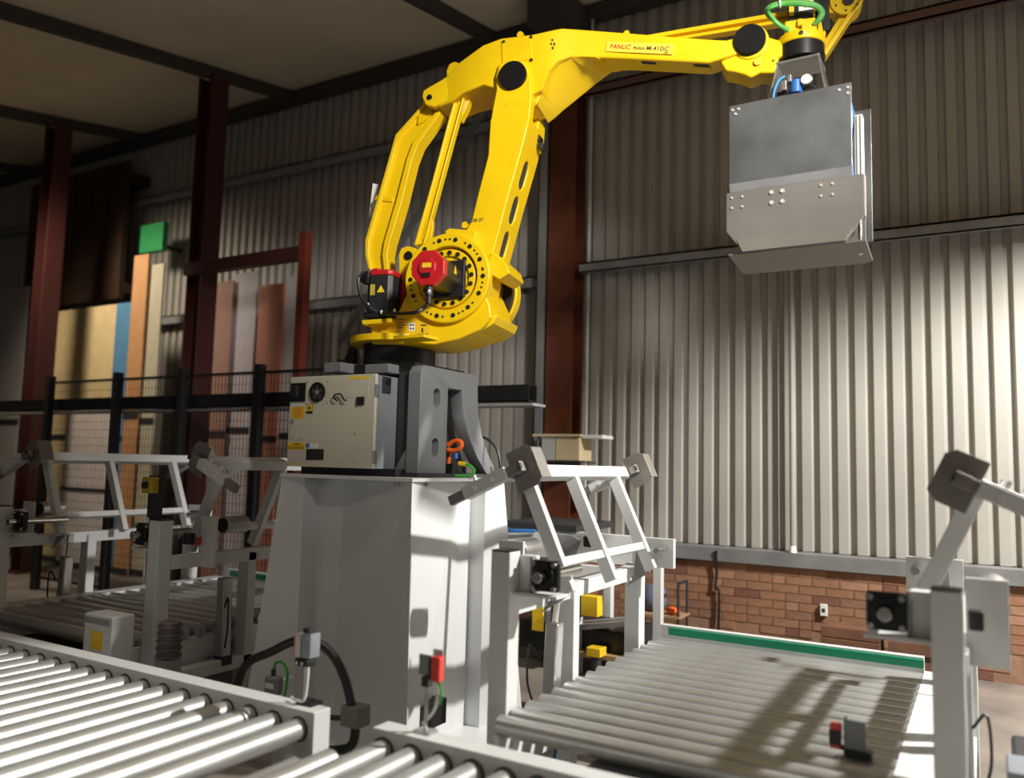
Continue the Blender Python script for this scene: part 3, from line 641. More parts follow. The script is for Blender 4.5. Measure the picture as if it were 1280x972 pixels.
for k in range(3):
    MBg().tube([(ac.x-.035, ac.y-.03+.012*k, z1-.03), (ac.x-.028+.004*k, ac.y-.035+.012*k, z1-.12), (ac.x-.038, ac.y-.03+.01*k, z1-.25), (ac.x-.03, ac.y-.03, z0+.03)], .006, 8).build('air_hose', (BLUEC, BLK, BLUE)[k], gr)
rg = Vector((GX+.0, GY-.13, zt+.03))
MBg().cyl(rg, rg+Vector((0, 0, .07)), .03, 18).build('regulator', BLUE, gr, .004)
MBg().box(rg.x-.1, rg.x+.1, rg.y-.0, rg.y+.06, rg.z-.05, rg.z+.03).build('valve_block', BLKM, gr, .004)
MBg().box(rg.x-.075, rg.x-.045, rg.y-.03, rg.y+.02, rg.z+.02, rg.z+.075).box(rg.x-.04, rg.x-.02, rg.y-.03, rg.y+.02, rg.z+.06, rg.z+.1).build('fitting', STEEL, gr, .004)
gp = rg+Vector((.055, -.03, .055))
MBg().cyl(gp, gp+Vector((0, .025, 0)), .03, 24).build('gauge', STEEL, gr, .003); MBg().cyl(gp+Vector((0, -.003, 0)), gp, .025, 24).build('gauge_face', PAPER, gr)
MBg().tube([(rg.x-.055, rg.y-.02, rg.z+.1), (rg.x-.085, rg.y-.03, rg.z+.075), (rg.x-.11, rg.y-.03, rg.z+.01), (rg.x-.11, rg.y-.01, rg.z-.05)], .007, 8).build('air_hose', BLUEC, gr)

# ------------------------------------------------------------------ controller cabinet on the pedestal
cx0, cx1, cy0, cy1, cz0, cz1 = -3.541, -2.892, 3.45, 3.92, PT+.042, 2.078
CO = Vector(((cx0+cx1)/2, cy0, PT)); cab = empty('controller_cabinet', CO, 'beige and grey robot controller cabinet on the pedestal', 'cabinet')
C = lambda: MB(CO)
C().prism([(cx0+.005, cy0+.02, cz0), (cx1-.004, cy0+.02, cz0), (cx1-.004, cy1-.16, cz0), (cx1-.004, cy1, cz0+.14), (cx1-.004, cy1, cz1-.004), (cx1-.004, cy0+.02, cz1-.004)][2:3] and
          [(cx0+.005, cy0+.02, cz0), (cx0+.005, cy1-.14, cz0), (cx0+.005, cy1, cz0+.15), (cx0+.005, cy1, cz1-.004), (cx0+.005, cy0+.02, cz1-.004)], (cx1-cx0-.009, 0, 0)).build('body', CGREY, cab, .003)
C().box(cx0, cx1, cy0, cy0+.022, cz0, cz1).build('door', BEIGE, cab, .004)
C().box(cx0+.04, cx1+.1, cy0+.08, cy1-.2, PT, cz0).build('plinth', BLK, cab, smooth=0)
def cpl(name, x, y, x2, y2, m, dep=.004, bev=0.): # on the door
    a = at(x, y, 'y', cy0); b = at(x2, y2, 'y', cy0)
    return C().box(a[0], b[0], cy0-dep, cy0, b[2], a[2]).build(name, m, cab, bev, smooth=0 if not bev else 32)
SCR = lambda X, Y: (340+X/5.72, 430+Y/5.72)
def cz(name, X, Y, X2, Y2, m, dep=.004, bev=0.): return cpl(name, *SCR(X, Y), *SCR(X2, Y2), m, dep, bev)
sw = cz('breaker_plate', 138, 280, 238, 410, BLKM, .006)
cz('breaker_handle', 165, 300, 205, 385, BLK, .035, .008)
fc = at(*SCR(328, 344), 'y', cy0); fr = .052
fanr = C(); fanr.o = CO
C().ring((fc[0], cy0-.012, fc[2]), (fc[0], cy0, fc[2]), fr+.006, fr-.004, 36).build('fan_ring', BLKM, cab)
C().cyl((fc[0], cy0-.003, fc[2]), (fc[0], cy0, fc[2]), fr, 36).build('fan_well', BLK, cab)
for k in range(5):
    a = k*2*math.pi/5; u = Vector((math.cos(a), 0, math.sin(a))); v = Vector((math.cos(a+.8), 0, math.sin(a+.8))); c = Vector((fc[0], cy0-.005, fc[2]))
    C().prism([c+u*.012, c+u*.045, c+v*.045+Vector((0, .003, 0)), c+v*.012], (0, -.002, 0)).build('fan_blade', mat('fan_grey', (.06, .06, .06), .4), cab, smooth=0)
C().cyl((fc[0], cy0-.009, fc[2]), (fc[0], cy0-.003, fc[2]), .015, 16).build('fan_hub', STEEL, cab)
cz('upper_panel', 405, 262, 690, 376, BEIGE, .0015)
hpts = [at(*SCR(X, Y), 'y', cy0-.02) for X, Y in ((465, 405), (442, 385), (450, 362), (485, 356), (500, 370), (512, 395), (530, 402))]
C().tube(hpts, .005, 8).build('door_handle', BLK, cab)
cz('push_lock', 612, 378, 662, 435, BLK, .012, .003)
cz('top_sticker', 556, 233, 698, 246, YELC, .001); cz('bottom_sticker', 110, 851, 228, 862, YELC, .001)
for k in range(3): cz('vent_slit', 148+28*k, 430, 168+28*k, 442, PAPER, .001)
cz('orange_sticker', 143, 448, 228, 532, mat('orange_sticker', (.85, .45, .02), .5), .001)
for k in range(4): cz('sticker_line', 160, 462+k*17, 212, 466+k*17, mat('sticker_brown', (.4, .2, .02), .5), .0015)
ys = cz('square_sticker', 248, 432, 290, 497, BLK, .001); cz('square_sticker', 250, 434, 288, 478, YELC, .002); cz('sticker_mark', 258, 446, 280, 468, mat('olive_mark', (.2, .16, .02), .5), .003)
p = at(*SCR(148, 553), 'y', cy0); C().cyl((p[0], cy0-.008, p[2]), (p[0], cy0, p[2]), .012, 16).build('key_lock', STEEL, cab)
cz('small_panel', 135, 585, 220, 680, BEIGE, .002)
for X, Y in ((142, 592), (216, 592), (140, 672), (212, 672), (260, 270), (402, 266), (395, 422), (255, 425), (605, 446), (594, 640), (588, 838)):
    p = at(*SCR(X, Y), 'y', cy0); C().cyl((p[0], cy0-.004, p[2]), (p[0], cy0, p[2]), .0045, 8).build('screw', STEEL, cab)
cz('warning_sticker', 115, 703, 236, 754, YELC, .001); cz('text_sticker', 112, 757, 234, 848, mat('pinkish_label', (.62, .52, .46), .6), .001)
for k in range(5): cz('warning_mark', 121+k*23, 726, 136+k*23, 750, mat('warning_mark', (.35, .22, .01), .5), .002)
cz('sticker_line', 150, 710, 205, 717, DGREY, .002)
for k in range(4): cz('sticker_line', 118, 770+k*18, 220, 773+k*18, CGREY, .0015)
p = at(*SCR(255, 724), 'y', cy0); C().cyl((p[0], cy0-.003, p[2]), (p[0], cy0, p[2]), .013, 18).build('round_sticker', BLUE, cab)
cz('white_sticker', 275, 708, 330, 742, PAPER, .001)
for k in range(10): cz('louvre', 248+k*12.6, 750, 253.5+k*12.6, 828, BLK, .003)
for z in (cz1-.09, cz0+.07): C().box(cx1-.004, cx1+.006, cy0-.002, cy0+.03, z-.04, z+.03).build('hinge', CHROME, cab, .002)
C().box(cx1-.004, cx1+.006, cy0+.06, cy0+.13, cz1-.10, cz1-.01).build('socket_plate', DGREY, cab, .002)
C().ring((cx1+.006, cy0+.10, cz1-.035), (cx1+.014, cy0+.10, cz1-.035), .017, .008, 18).build('socket_ring', BLK, cab)
for z in (cz1-.12, cz0+.13): C().cyl((cx1-.004, cy1-.02, z), (cx1+.004, cy1-.02, z), .006, 8).build('screw', BLK, cab)
# small things on the pedestal top
t = empty('orange_hook', (-2.72, 4.02, PT), 'bright orange looped strap inside the robot base', 'strap')
MB((-2.72, 4.02, PT)).tube([at(x, y, 'y', 4.05) for x, y in ((560, 556), (568, 551), (576, 552), (576, 559), (568, 563), (560, 562))], .014, 8).build('loop', ORNG, t)
MB((-2.72, 4.02, PT)).tube([at(x, y, 'y', 4.08) for x, y in ((556, 560), (562, 566), (560, 585), (562, 594))], .011, 8).build('tail', ORNG, t)
t = empty('earth_cable', (-2.65, 4.0, PT), 'green earth cable curling over the pedestal edge', 'cable')
MB((-2.65, 4.0, PT)).tube([at(x, y, 'y', 3.95) for x, y in ((579, 580), (586, 581), (592, 586), (592, 591), (584, 594), (560, 594))], .009, 8).build('cable', GRNC, t)
MB((-2.65, 4.0, PT)).cyl(at(574, 579, 'y', 3.95), at(582, 580, 'y', 3.95), .014, 10).build('gland', YELC, t)
MB((-2.65, 4.0, PT)).box(-2.80, -2.70, 3.95, 4.05, PT+.005, PT+.08).build('connector', BLK, t, .004)
MB((-2.65, 4.0, PT)).cyl(at(570, 573, 'y', 3.96), at(570, 566, 'y', 3.96), .012, 10).build('blue_plug', BLUE, t)
t = empty('black_cable', (-2.7, 4.25, PT), 'thin black cable arching behind the pedestal top', 'cable')
MB((-2.7, 4.25, PT)).tube([at(x, y, 'y', 4.3) for x, y in ((570, 585), (576, 560), (590, 547), (606, 547), (620, 560), (625, 580), (624, 597))], .008, 8).build('cable', BLK, t)
t = empty('cable_gland', (-3.35, 4.0, 2.1), 'black ribbed cable gland beside the slew ring', 'cable gland')
p = Vector(at(441, 455, 'y', 4.0)); MB((-3.35, 4.0, 2.1)).cyl(p, p+Vector((0, 0, .05)), .055, 16).cyl(p+Vector((0, 0, .05)), p+Vector((0, 0, .12)), .04, 16, .022).build('gland', BLK, t)
MB((-3.35, 4.0, 2.1)).cyl(p-Vector((0, 0, .08)), p, .03, 12).build('stem', BLK, t)
for k in range(3): MB((-3.35, 4.0, 2.1)).ring(p+Vector((0, 0, .06+.018*k)), p+Vector((0, 0, .067+.018*k)), .045-.005*k, .02, 16).build('rib', BLK, t)

# ------------------------------------------------------------------ conveyors
def roller_mesh(org, L, r):
    m = MB((0, 0, 0)); return m
def conveyor_x(x0, x1, y0, y1, z, label, mirror=1):      # rollers along x, goods travel along y
    o = Vector(((x0+x1)/2, y0, 0)); t = empty('pallet_conveyor', o, label, 'conveyor', 'pallet roller conveyors')
    M = lambda: MB(o); r = .0445; n = 16; p = (y1-y0-.12)/(n-1)
    L = x1-x0
    src = MB().cyl((-L/2, 0, 0), (L/2, 0, 0), r, 28).build('roller', ROLL_M, t, .003)
    src.location = (0, .05, z-r)
    for k in range(1, n): share('roller', src, t, (0, .05+k*p, z-r))
    xs = MB().cyl((-L/2-.02, 0, 0), (L/2+.02, 0, 0), .012, 10).build('axle', STEEL, t); xs.location = (0, .05, z-r)
    for k in range(1, n): share('axle', xs, t, (0, .05+k*p, z-r))
    out = x1 if mirror > 0 else x0; inn = x0 if mirror > 0 else x1
    M().box(min(inn, inn+.03*mirror), max(inn, inn+.03*mirror), y0, y1, z-.26, z-.075).build('side_plate', WHT, t, .003)
    M().box(min(out, out+.14*mirror), max(out, out+.14*mirror), y0+.02, y1-.55, z-.26, z+.0).box(min(out, out+.14*mirror), max(out, out+.14*mirror), y1-.53, y1, z-.26, z).build('side_rail', WHT, t, .004)
    M().box(x0, x1, y1+.0, y1+.05, z-.2, z+.07).build('end_rail', WHT, t, .003)
    M().box(x0+.06, x1-.0, y1-.014, y1, z+.012, z+.058).build('guide_strip', GREEN, t, .002)
    for x in (x0+.02, x1-.08):
        for y in (y0+.12, y1-.2): M().box(x, x+.07, y, y+.07, 0, z-.2).build('leg', WHT, t, .003)
    for y in (y0+.14, y1-.18): M().box(x0+.03, x1-.03, y, y+.06, z-.26, z-.19).build('cross_member', WHT, t, .003)
    M().box((x0+x1)/2-.35, (x0+x1)/2+.15, y0-.02, y0+.22, z-.24, z-.13).build('drive_housing', BLKM, t, .006)
    M().box(x0+.3, x0+.55, y0-.02, y0+.12, z-.2, z-.17).build('drive_bracket', STEEL, t, .003)
    for k in range(2, n, 3):
        p_ = Vector((inn+(-.002 if mirror > 0 else .032)*1, y0+.05+k*p, z-.14))
        M().cyl(p_, p_+Vector((-.008*mirror, 0, 0)), .012, 10).build('bolt', STEEL, t)
    c = Vector((inn, (y0+y1)/2-.2, z-.17)); M().cyl(c+Vector((-.034*mirror if mirror < 0 else 0, 0, 0)), c+Vector((-.036 if mirror > 0 else .036, 0, 0)), .045, 24).build('round_cover', CGREY, t)
    return t
conveyor_x(-1.845, -.31, 3.07, 5.15, .512, 'pallet roller conveyor with green end strip in front of the brick wall')
conveyor_x(-5.97, -4.435, 3.07, 5.15, .512, 'pallet roller conveyor with green end strip left of the pedestal', -1)

def conveyor_y(x0, x1, y0, y1, z, first, pitch, label, rail0, down=True, gaprolls=()):
    o = Vector((x1 if first == 'r' else x0, y1, 0)); t = empty('line_conveyor', o, label, 'conveyor', 'foreground line conveyors')
    M = lambda: MB(o); r = .045; L = y1-y0
    src = MB().cyl((0, -L/2, 0), (0, L/2, 0), r, 28).build('roller', ROLL_M, t, .003); src.location = (0, 0, -5)
    xs = []; x = x1-.085 if first == 'r' else x0+.06
    while x0+.04 < x < x1-.04 or not xs:
        xs.append(x); x += -pitch if first == 'r' else pitch
    for k, x in enumerate(xs):
        ob = src if k == 0 else share('roller', src, t, (0, 0, 0)); ob.location = Vector((x, (y0+y1)/2, z-r)) - o
    for x in xs: M().ring((x, y1-.003, z-r), (x, y1+.0, z-r), r+.008, r-.001, 24).build('collar', DGREY, t)
    # far rail: folded channel with a sloping top, near rail the same
    for ya, yb in ((y1, y1+.1), (y0-.1, y0)):
        M().box(rail0[0], rail0[1], ya, yb, z-.16, z+.035).build('side_rail', WHT, t, .004)
    for x in (rail0[0]+.1, (rail0[0]+rail0[1])/2, rail0[1]-.25):
        for y in (y0-.05, y1+.02): M().box(x, x+.07, y, y+.06, 0, z-.16).build('leg', WHT, t, .003)
    for gx, gy, gz in gaprolls:
        M().cyl((gx, y0, gz), (gx, gy, gz), r, 28).build('roller', ROLL_M, t, .003)
        M().cyl((gx, gy, gz), (gx, gy+.015, gz), .03, 18).build('end_cap', PAPER, t)
    return t
conveyor_y(-7.2, -2.455, 1.15, 2.62, .50, 'r', .148, 'foreground roller conveyor at the lower left with a squared rail end', (-7.2, -2.455))
conveyor_y(-2.14, 1.0, 1.15, 2.62, .50, 'l', .14, 'foreground roller conveyor at the bottom centre whose rail runs off the frame', (-2.14, 1.0), gaprolls=((-2.29, 2.36, .42), (-2.2, 2.45, .445)))

# ------------------------------------------------------------------ clamp units beside the conveyors
def clamp(X, sx, label, full=True):
    o = Vector((X, 3.25, 0)); t = empty('layer_clamp', o, label, 'clamp frame', 'tilting clamp frames beside the conveyors')
    def P(a, b, z): return Vector((X+sx*a, b, z))
    class K(MB):
        def bx(s, a0, a1, b0, b1, z0, z1):
            xs = sorted((X+sx*a0, X+sx*a1)); return s.box(xs[0], xs[1], b0, b1, z0, z1)
    M = lambda: K(o)
    M().bx(-.03, .07, 3.2, 3.3, 0, 1.2).build('post', WHT, t, .006)
    M().bx(-.03, .07, 3.2, 3.3, 1.2, 1.206).build('post_cap', BLK, t, .002)
    M().bx(-.05, .05, 4.86, 4.96, 0, .99).build('post', WHT, t, .006)
    M().bx(-.04, .06, 3.90, 3.97, 0, .96).build('mid_post', WHT, t, .004)
    M().bx(-.04, .04, 3.3, 4.86, .90, .98).build('top_beam', WHT, t, .004)
    M().bx(-.04, .04, 3.3, 4.86, .20, .28).build('bottom_beam', WHT, t, .004)
    M().bx(.07, .29, 3.24, 3.36, 1.005, 1.018).build('bearing_shelf', WHT, t, .002)
    M().bx(.07, .14, 3.29, 3.36, 1.018, 1.18).build('bearing_bracket', WHT, t, .004)
    bc_ = P(.215, 3.28, 1.10)
    b = M().bx(.145, .285, 3.26, 3.30, 1.03, 1.17).build('bearing_housing', BLKM, t, .014)
    M().ring(bc_-Vector((0, .03, 0)), bc_+Vector((0, .01, 0)), .052, .03, 28).build('bearing_ring', BLKM, b, .004)
    M().bx(.135, .15, 3.27, 3.31, 1.02, 1.18).build('bearing_side', GIRT, b, .003)
    for da in (-.052, .052):
        for dz in (-.052, .052):
            p = P(.215+da, 3.26, 1.10+dz); M().cyl(p, p-Vector((0, .014, 0)), .012, 6).build('bolt', CHROME, b)
    M().cyl(P(.215, 3.19, 1.10), P(.215, 3.62, 1.10), .024, 20).build('shaft', CHROME, t, .003)
    M().cyl(P(.215, 4.70, 1.10), P(.215, 4.9, 1.10), .024, 20).build('shaft', CHROME, t, .003)
    M().bx(.0, .27, 4.86, 4.9, .98, 1.16).build('far_bracket', WHT, t, .003)
    # tilting frame: u runs up the frame, n points out of it towards the conveyor
    foot = P(.17, 0, 1.0); top = P(-.085, 0, 1.555); u = (top-foot).normalized(); nrm = Vector((-u.z*-sx*1, 0, 0)); nrm = Vector((sx*u.z, 0, abs(u.x))).normalized()
    def Q(s, b, w=0.): return foot + u*s + nrm*w + Vector((0, b, 0))
    Lf = (top-foot).length
    M().bar(Q(Lf, 3.47), Q(Lf, 4.90), .07, .07, nrm).build('top_tube', WHT, t, .006)
    for b_ in (3.60, 4.12, 4.72): M().bar(Q(-.02, b_), Q(Lf-.03, b_), .045, .07, nrm).build('frame_leg', WHT, t, .005)
    M().bar(Q(.13, 3.6), Q(.13, 4.72), .045, .045, nrm).build('cross_tube', WHT, t, .005)
    for b_ in (3.64, 4.76): M().prism([Q(-.03, b_, -.03), Q(.18, b_, -.03), P(.05, b_, .93), P(.0, b_, .86)], (0, .012, 0)).build('lever_plate', GIRT, t, .003)
    for b_, d in ((3.43, 1), (4.94, 1)):
        arm = M().bar(Q(Lf, b_, -.27), Q(Lf, b_, .0), .06, .065, u).build('arm_bracket', WHT, t, .004)
        M().bar(Q(Lf, b_, -.37), Q(Lf, b_, .08), .038, .05, u).build('arm_tube', CLAMP, t, .004)
        for s in (-.19, -.08):
            p = Q(Lf, b_-.03, s); M().cyl(p, p-Vector((0, .012, 0)), .012, 8).build('bolt', PAPER, arm)
            p = Q(Lf+.035, b_, s); M().cyl(p, p+u*.03, .01, 8).build('bolt', PAPER, arm)
        y = b_+.035*d
        pad = M().prism([Q(Lf-.11, y, -.0), Q(Lf-.11, y, .11), Q(Lf-.085, y, .145), Q(Lf+.075, y, .145), Q(Lf+.10, y, .12), Q(Lf+.10, y, -.0)], (0, .006*d, 0)).build('pad_plate', CLAMP, t, .002)
        M().prism([Q(Lf-.085, y, .145), Q(Lf+.075, y, .145), Q(Lf+.075, y+.10*d, .145), Q(Lf-.085, y+.10*d, .145)], nrm*.006).build('pad_face', CLAMP, pad, .002)
        M().bar(Q(Lf, b_-.0, .03), Q(Lf, b_-.0, .09), .045, .055, u).build('pad_boss', CLAMP, pad, .005)
        M().bar(Q(Lf, b_-.028, .085), Q(Lf, b_-.028, .092), .02, .03, u).build('boss_plug', BLK, pad)
    # pneumatic cylinder
    c = empty('x', (0, 0, 0), None, None); bpy.data.objects.remove(c)
    cy = M().bar(P(.0, 3.76, .27), P(.02, 3.76, .80), .075, .075).build('air_cylinder', STEEL, t, .012)
    M().cyl(P(.02, 3.76, .80), P(.04, 3.76, .95), .014, 12).build('piston_rod', CHROME, cy)
    M().bar(P(.033, 3.76, .90), P(.042, 3.76, .97), .04, .045).build('rod_clevis', STEEL, cy, .004)
    M().bar(P(.0, 3.76, .24), P(.0, 3.76, .30), .09, .085).build('cylinder_foot', DGREY, cy, .006)
    M().tube([P(-.04, 3.72, .62), P(-.09, 3.7, .68), P(-.10, 3.7, .5), P(-.06, 3.72, .36)], .006, 8).build('air_hose', BLK, cy)
    M().tube([P(.05, 3.70, .3), P(.09, 3.66, .22), P(.08, 3.6, .1), P(.05, 3.55, .02)], .008, 8).build('air_hose', BLUE, cy)
    # outer gearbox plate
    M().bx(-.17, -.03, 3.5, 3.52, .9, 1.22).build('side_plate', WHT, t, .003)
    M().bx(-.09, -.04, 3.36, 3.42, 1.05, 1.12).build('limit_switch', BLK, t, .008)
    M().cyl(P(-.12, 3.6, 1.16), P(-.12, 3.78, 1.16), .055, 20).build('gear_motor', STEEL, t, .006)
    M().cyl(P(-.12, 3.59, 1.16), P(-.12, 3.6, 1.16), .045, 20).build('motor_fan_cover', BLKM, t)
    return t
clamp(-1.93, 1, 'white tilting clamp frame between the pedestal and the brick wall conveyor')
clamp(-.10, -1, 'white tilting clamp frame at the right edge of the picture')
clamp(-4.35, -1, 'tilting clamp frame just left of the pedestal')
clamp(-6.18, 1, 'blurred tilting clamp frame at the left edge of the picture')
# red arrow on the left clamp's beam
tag(MB().prism([at(x, y, 'x', -4.305+.0) for x, y in ((238, 672), (262, 670), (262, 666), (271, 675), (263, 684), (262, 680), (239, 682))], (.004, 0, 0)).build('arrow_sticker', mat('arrow_red', (.45, .06, .05), .5), smooth=0), 'red arrow sticker pointing right on the left clamp frame', 'sticker')

# ------------------------------------------------------------------ sensors, hoses and boxes
def tubething(name, pts, r, m, label, cat, extra=None):
    P0 = Vector(pts[len(pts)//2]); t = empty(name, P0, label, cat); MB(P0).tube(pts, r, 10).build('tube', m, t)
    return t, P0
t, o = tubething('corrugated_hose', [at(a, b, 'y', yy) for a, b, yy in ((284, 990, 3.1), (286, 920, 3.1), (303, 838, 3.05), (340, 814, 3), (378, 799, 2.95), (410, 812, 2.95), (430, 845, 2.95), (440, 885, 2.97), (444, 915, 3.0), (436, 934, 3.0), (410, 938, 3.0))], .022, BLK, 'thick black hose looping in front of the pedestal', 'hose')
MB(o).box(*[v for p in ((at(432, 903, 'y', 2.97)[0], at(455, 880, 'y', 2.97)[0]), (2.93, 3.02), (at(440, 906, 'y', 2.97)[2], at(440, 880, 'y', 2.97)[2])) for v in p]).build('hose_clamp', mat('clamp_olive', (.16, .155, .125), .5), t, .004)
MB(o).tube([at(400, 893, 'y', 3.0), at(420, 897, 'y', 2.97), at(442, 895, 'y', 2.97)], .013, 8).build('side_cable', BLK, t)
def sensor(name, px, py, yv, foot_px, label, colr=ORED, s=1., flip=1):
    p = Vector(at(px, py, 'y', yv)); t = empty(name, p, label, 'sensor'); M = lambda: MB(p)
    w = .045*s
    M().box(p.x-w, p.x-w*.25, p.y-.03, p.y+.03, p.z-.05*s, p.z+.05*s).build('reflector_plate', mat('sensor_zinc', (.62, .66, .63), .35, .3), t, .003)
    M().box(p.x-w*.1, p.x+w, p.y-.03, p.y+.035, p.z-.05*s, p.z+.055*s).build('sensor_guard', mat('sensor_zinc2', (.30, .33, .35), .35, .7), t, .004)
    M().box(p.x-w*1.25, p.x-w, p.y-.025, p.y+.02, p.z-.05*s, p.z+.045*s).build('sensor_body', colr, t, .003)
    for dx in (-.7, .1, .85):
        for dz in (-.8, .8): M().cyl((p.x+w*dx*.9, p.y-.034, p.z+.05*s*dz), (p.x+w*dx*.9, p.y-.028, p.z+.05*s*dz), .004, 8).build('screw', CHROME, t)
    M().box(p.x-.012, p.x+.025, p.y-.02, p.y+.02, p.z+.055*s, p.z+.075*s).build('top_cap', BLK, t, .004)
    M().box(p.x-.04*s, p.x+.035*s, p.y-.035, p.y+.025, p.z-.085*s, p.z-.055*s).build('swivel_block', BLK, t, .006)
    for dx in (-.018, .014): M().cyl((p.x+dx*s, p.y-.042, p.z-.07*s), (p.x+dx*s, p.y-.034, p.z-.07*s), .007, 8).build('clamp_screw', CHROME, t)
    f = Vector(at(*foot_px, 'y', yv))
    M().cyl((p.x, p.y, p.z-.085*s), (p.x, p.y, f.z), .008, 10).build('stand_rod', CHROME, t)
    M().tube([(p.x+.018, p.y-.01, p.z-.07), (p.x+.024, p.y-.012, (p.z+f.z)/2), (p.x+.018, p.y-.02, f.z+.02), (p.x-.03, p.y-.02, f.z+.008), (p.x-.08, p.y, f.z+.008)], .006, 8).build('sensor_cable', PAPER, t)
    M().box(p.x-.03, p.x+.06, p.y-.02, p.y+.05, f.z-.01, f.z+.006).build('foot_plate', BLKM, t, .002)
    return t
sensor('photo_sensor', 384, 806, 2.69, (384, 878), 'zinc photo sensor on a rod at the end of the lower left conveyor rail')
# junction box with green cable on the pedestal
p = Vector(at(342, 856, 'y', 3.3)); t = empty('junction_box', p, 'small round cornered grey junction box with a green cable', 'junction box')
M = lambda: MB(p)
M().box(p.x-.05, p.x+.05, p.y-.03, p.y+.03, p.z-.05, p.z+.05).build('box', CGREY, t, .018, 3)
M().box(p.x-.033, p.x+.03, p.y-.032, p.y-.03, p.z-.012, p.z+.016).build('label', PAPER, t, smooth=0)
M().cyl((p.x-.005, p.y, p.z+.05), (p.x-.005, p.y, p.z+.085), .013, 12).build('gland', DGREY, t)
M().tube([(p.x-.005, p.y, p.z+.08), (p.x+.01, p.y, p.z+.12), (p.x+.06, p.y, p.z+.13), (p.x+.10, p.y, p.z+.08), (p.x+.09, p.y, p.z-.03), (p.x+.06, p.y, p.z-.11)], .008, 8).build('cable', GRNC, t)
M().box(p.x-.02, p.x+.02, p.y+.03, p.y+.14, p.z-.02, p.z+.02).build('mount', WHT, t, smooth=0)
# red sensor by the pedestal and on the conveyor
def redsensor(px, py, yv, zf, label, s=1.):
    p = Vector(at(px, py, 'y', yv)); t = empty('photo_sensor', p, label, 'sensor'); M = lambda: MB(p)
    M().box(p.x-.015*s, p.x+.035*s, p.y-.05*s, p.y-.005*s, p.z-.06*s, p.z+.06*s).build('red_housing', ORED, t, .006)
    M().box(p.x-.036*s, p.x-.015*s, p.y-.045*s, p.y-.005*s, p.z-.055*s, p.z+.05*s).build('lens_block', BLK, t, .004)
    M().box(p.x-.04*s, p.x+.02*s, p.y, p.y+.006, p.z-.05*s, p.z+.085*s).build('back_plate', STEEL, t, .002)
    M().box(p.x-.125*s, p.x-.045*s, p.y+.0, p.y+.006, p.z-.05*s, p.z+.05*s).build('reflector_plate', mat('dull_zinc', (.25, .27, .27), .45, .5), t, .002)
    M().box(p.x-.09*s, p.x-.05*s, p.y-.02, p.y+.02, p.z-.10*s, p.z-.05*s).build('rod_clamp', BLK, t, .004)
    M().cyl((p.x-.07*s, p.y, zf), (p.x-.07*s, p.y, p.z-.05*s), .01*s, 10).build('stand_rod', CHROME, t)
    M().tube([(p.x+.0, p.y-.02, p.z-.06*s), (p.x+.01, p.y-.02, p.z-.14*s), (p.x-.03*s, p.y, p.z-.22*s), (p.x-.09*s, p.y, zf+.02)], .008*s, 8).build('sensor_cable', PAPER, t)
    M().tube([(p.x+.02, p.y-.02, p.z-.06*s), (p.x+.025, p.y-.02, p.z-.12*s), (p.x+.01*s, p.y, p.z-.17*s)], .006, 8).build('green_wire', GRNC, t)
    M().box(p.x-.12*s, p.x-.02*s, p.y-.03, p.y+.03, zf-.012, zf).build('foot_plate', STEEL, t, .002)
    return t
redsensor(549, 834, 2.69, .545, 'red photo sensor on a rod in front of the pedestal', .8)
p = Vector(at(1045, 918, 'z', .58)); t = empty('photo_sensor', (p.x, p.y, .512), 'red tipped photo sensor with a grey guard on the right conveyor', 'sensor'); M = lambda: MB((p.x, p.y, .512))
M().box(p.x-.02, p.x+.02, p.y-.03, p.y+.02, .535, .625).build('red_housing', ORED, t, .005)
M().box(p.x-.021, p.x+.021, p.y-.034, p.y-.03, .55, .605).build('lens_block', BLK, t, .002)
M().box(p.x+.03, p.x+.11, p.y-.02, p.y-.012, .54, .65).box(p.x+.03, p.x+.036, p.y-.02, p.y+.04, .54, .65).build('guard', CGREY, t, .003)
M().box(p.x+.03, p.x+.13, p.y-.03, p.y+.03, .513, .54).build('foot', BLK, t, .006)
M().box(p.x-.02, p.x+.04, p.y-.01, p.y+.01, .53, .545).build('arm', BLK, t, smooth=0)
# grey junction housing with a yellow label at the far left, brown motor beside it
p = at(121, 800, 'y', 2.86); t = empty('control_box', (p[0], 2.86, 0), 'white control box with a yellow label behind the left conveyor rail', 'control box'); o = (p[0], 2.86, 0)
MB(o).box(p[0]-.13, p[0]+.13, 2.86, 3.0, p[2]-.14, p[2]+.14).build('box', WHT, t, .008)
MB(o).box(p[0]-.05, p[0]+.05, 2.856, 2.86, p[2]-.05, p[2]+.05).build('yellow_label', YELC, t, smooth=0)
MB(o).box(p[0]-.05, p[0]+.05, 2.9, 2.96, 0, p[2]-.14).build('stand', GIRT, t, .004)
MB(o).box(p[0]-.12, p[0]+.12, 2.85, 2.862, p[2]+.09, p[2]+.12).build('door_edge', CGREY, t, smooth=0)
p = at(208, 800, 'y', 3.0); o = (p[0], 3.0, 0); t = empty('gear_motor', o, 'brownish gear motor beside the white control box', 'motor')
MB(o).cyl((p[0], 3.02, p[2]-.1), (p[0], 3.02, p[2]+.1), .06, 20).build('housing', mat('brown_motor', (.10, .078, .068), .5), t, .006)
for k in range(5): MB(o).ring((p[0], 3.02, p[2]-.09+k*.04), (p[0], 3.02, p[2]-.08+k*.04), .07, .058, 20).build('cooling_fin', mat('brown_motor', (.10, .078, .068)), t)
MB(o).box(p[0]-.05, p[0]+.05, 2.97, 3.07, 0, p[2]-.1).build('stand', GIRT, t, .004)
p = at(575//2, 846, 'y', 2.9)
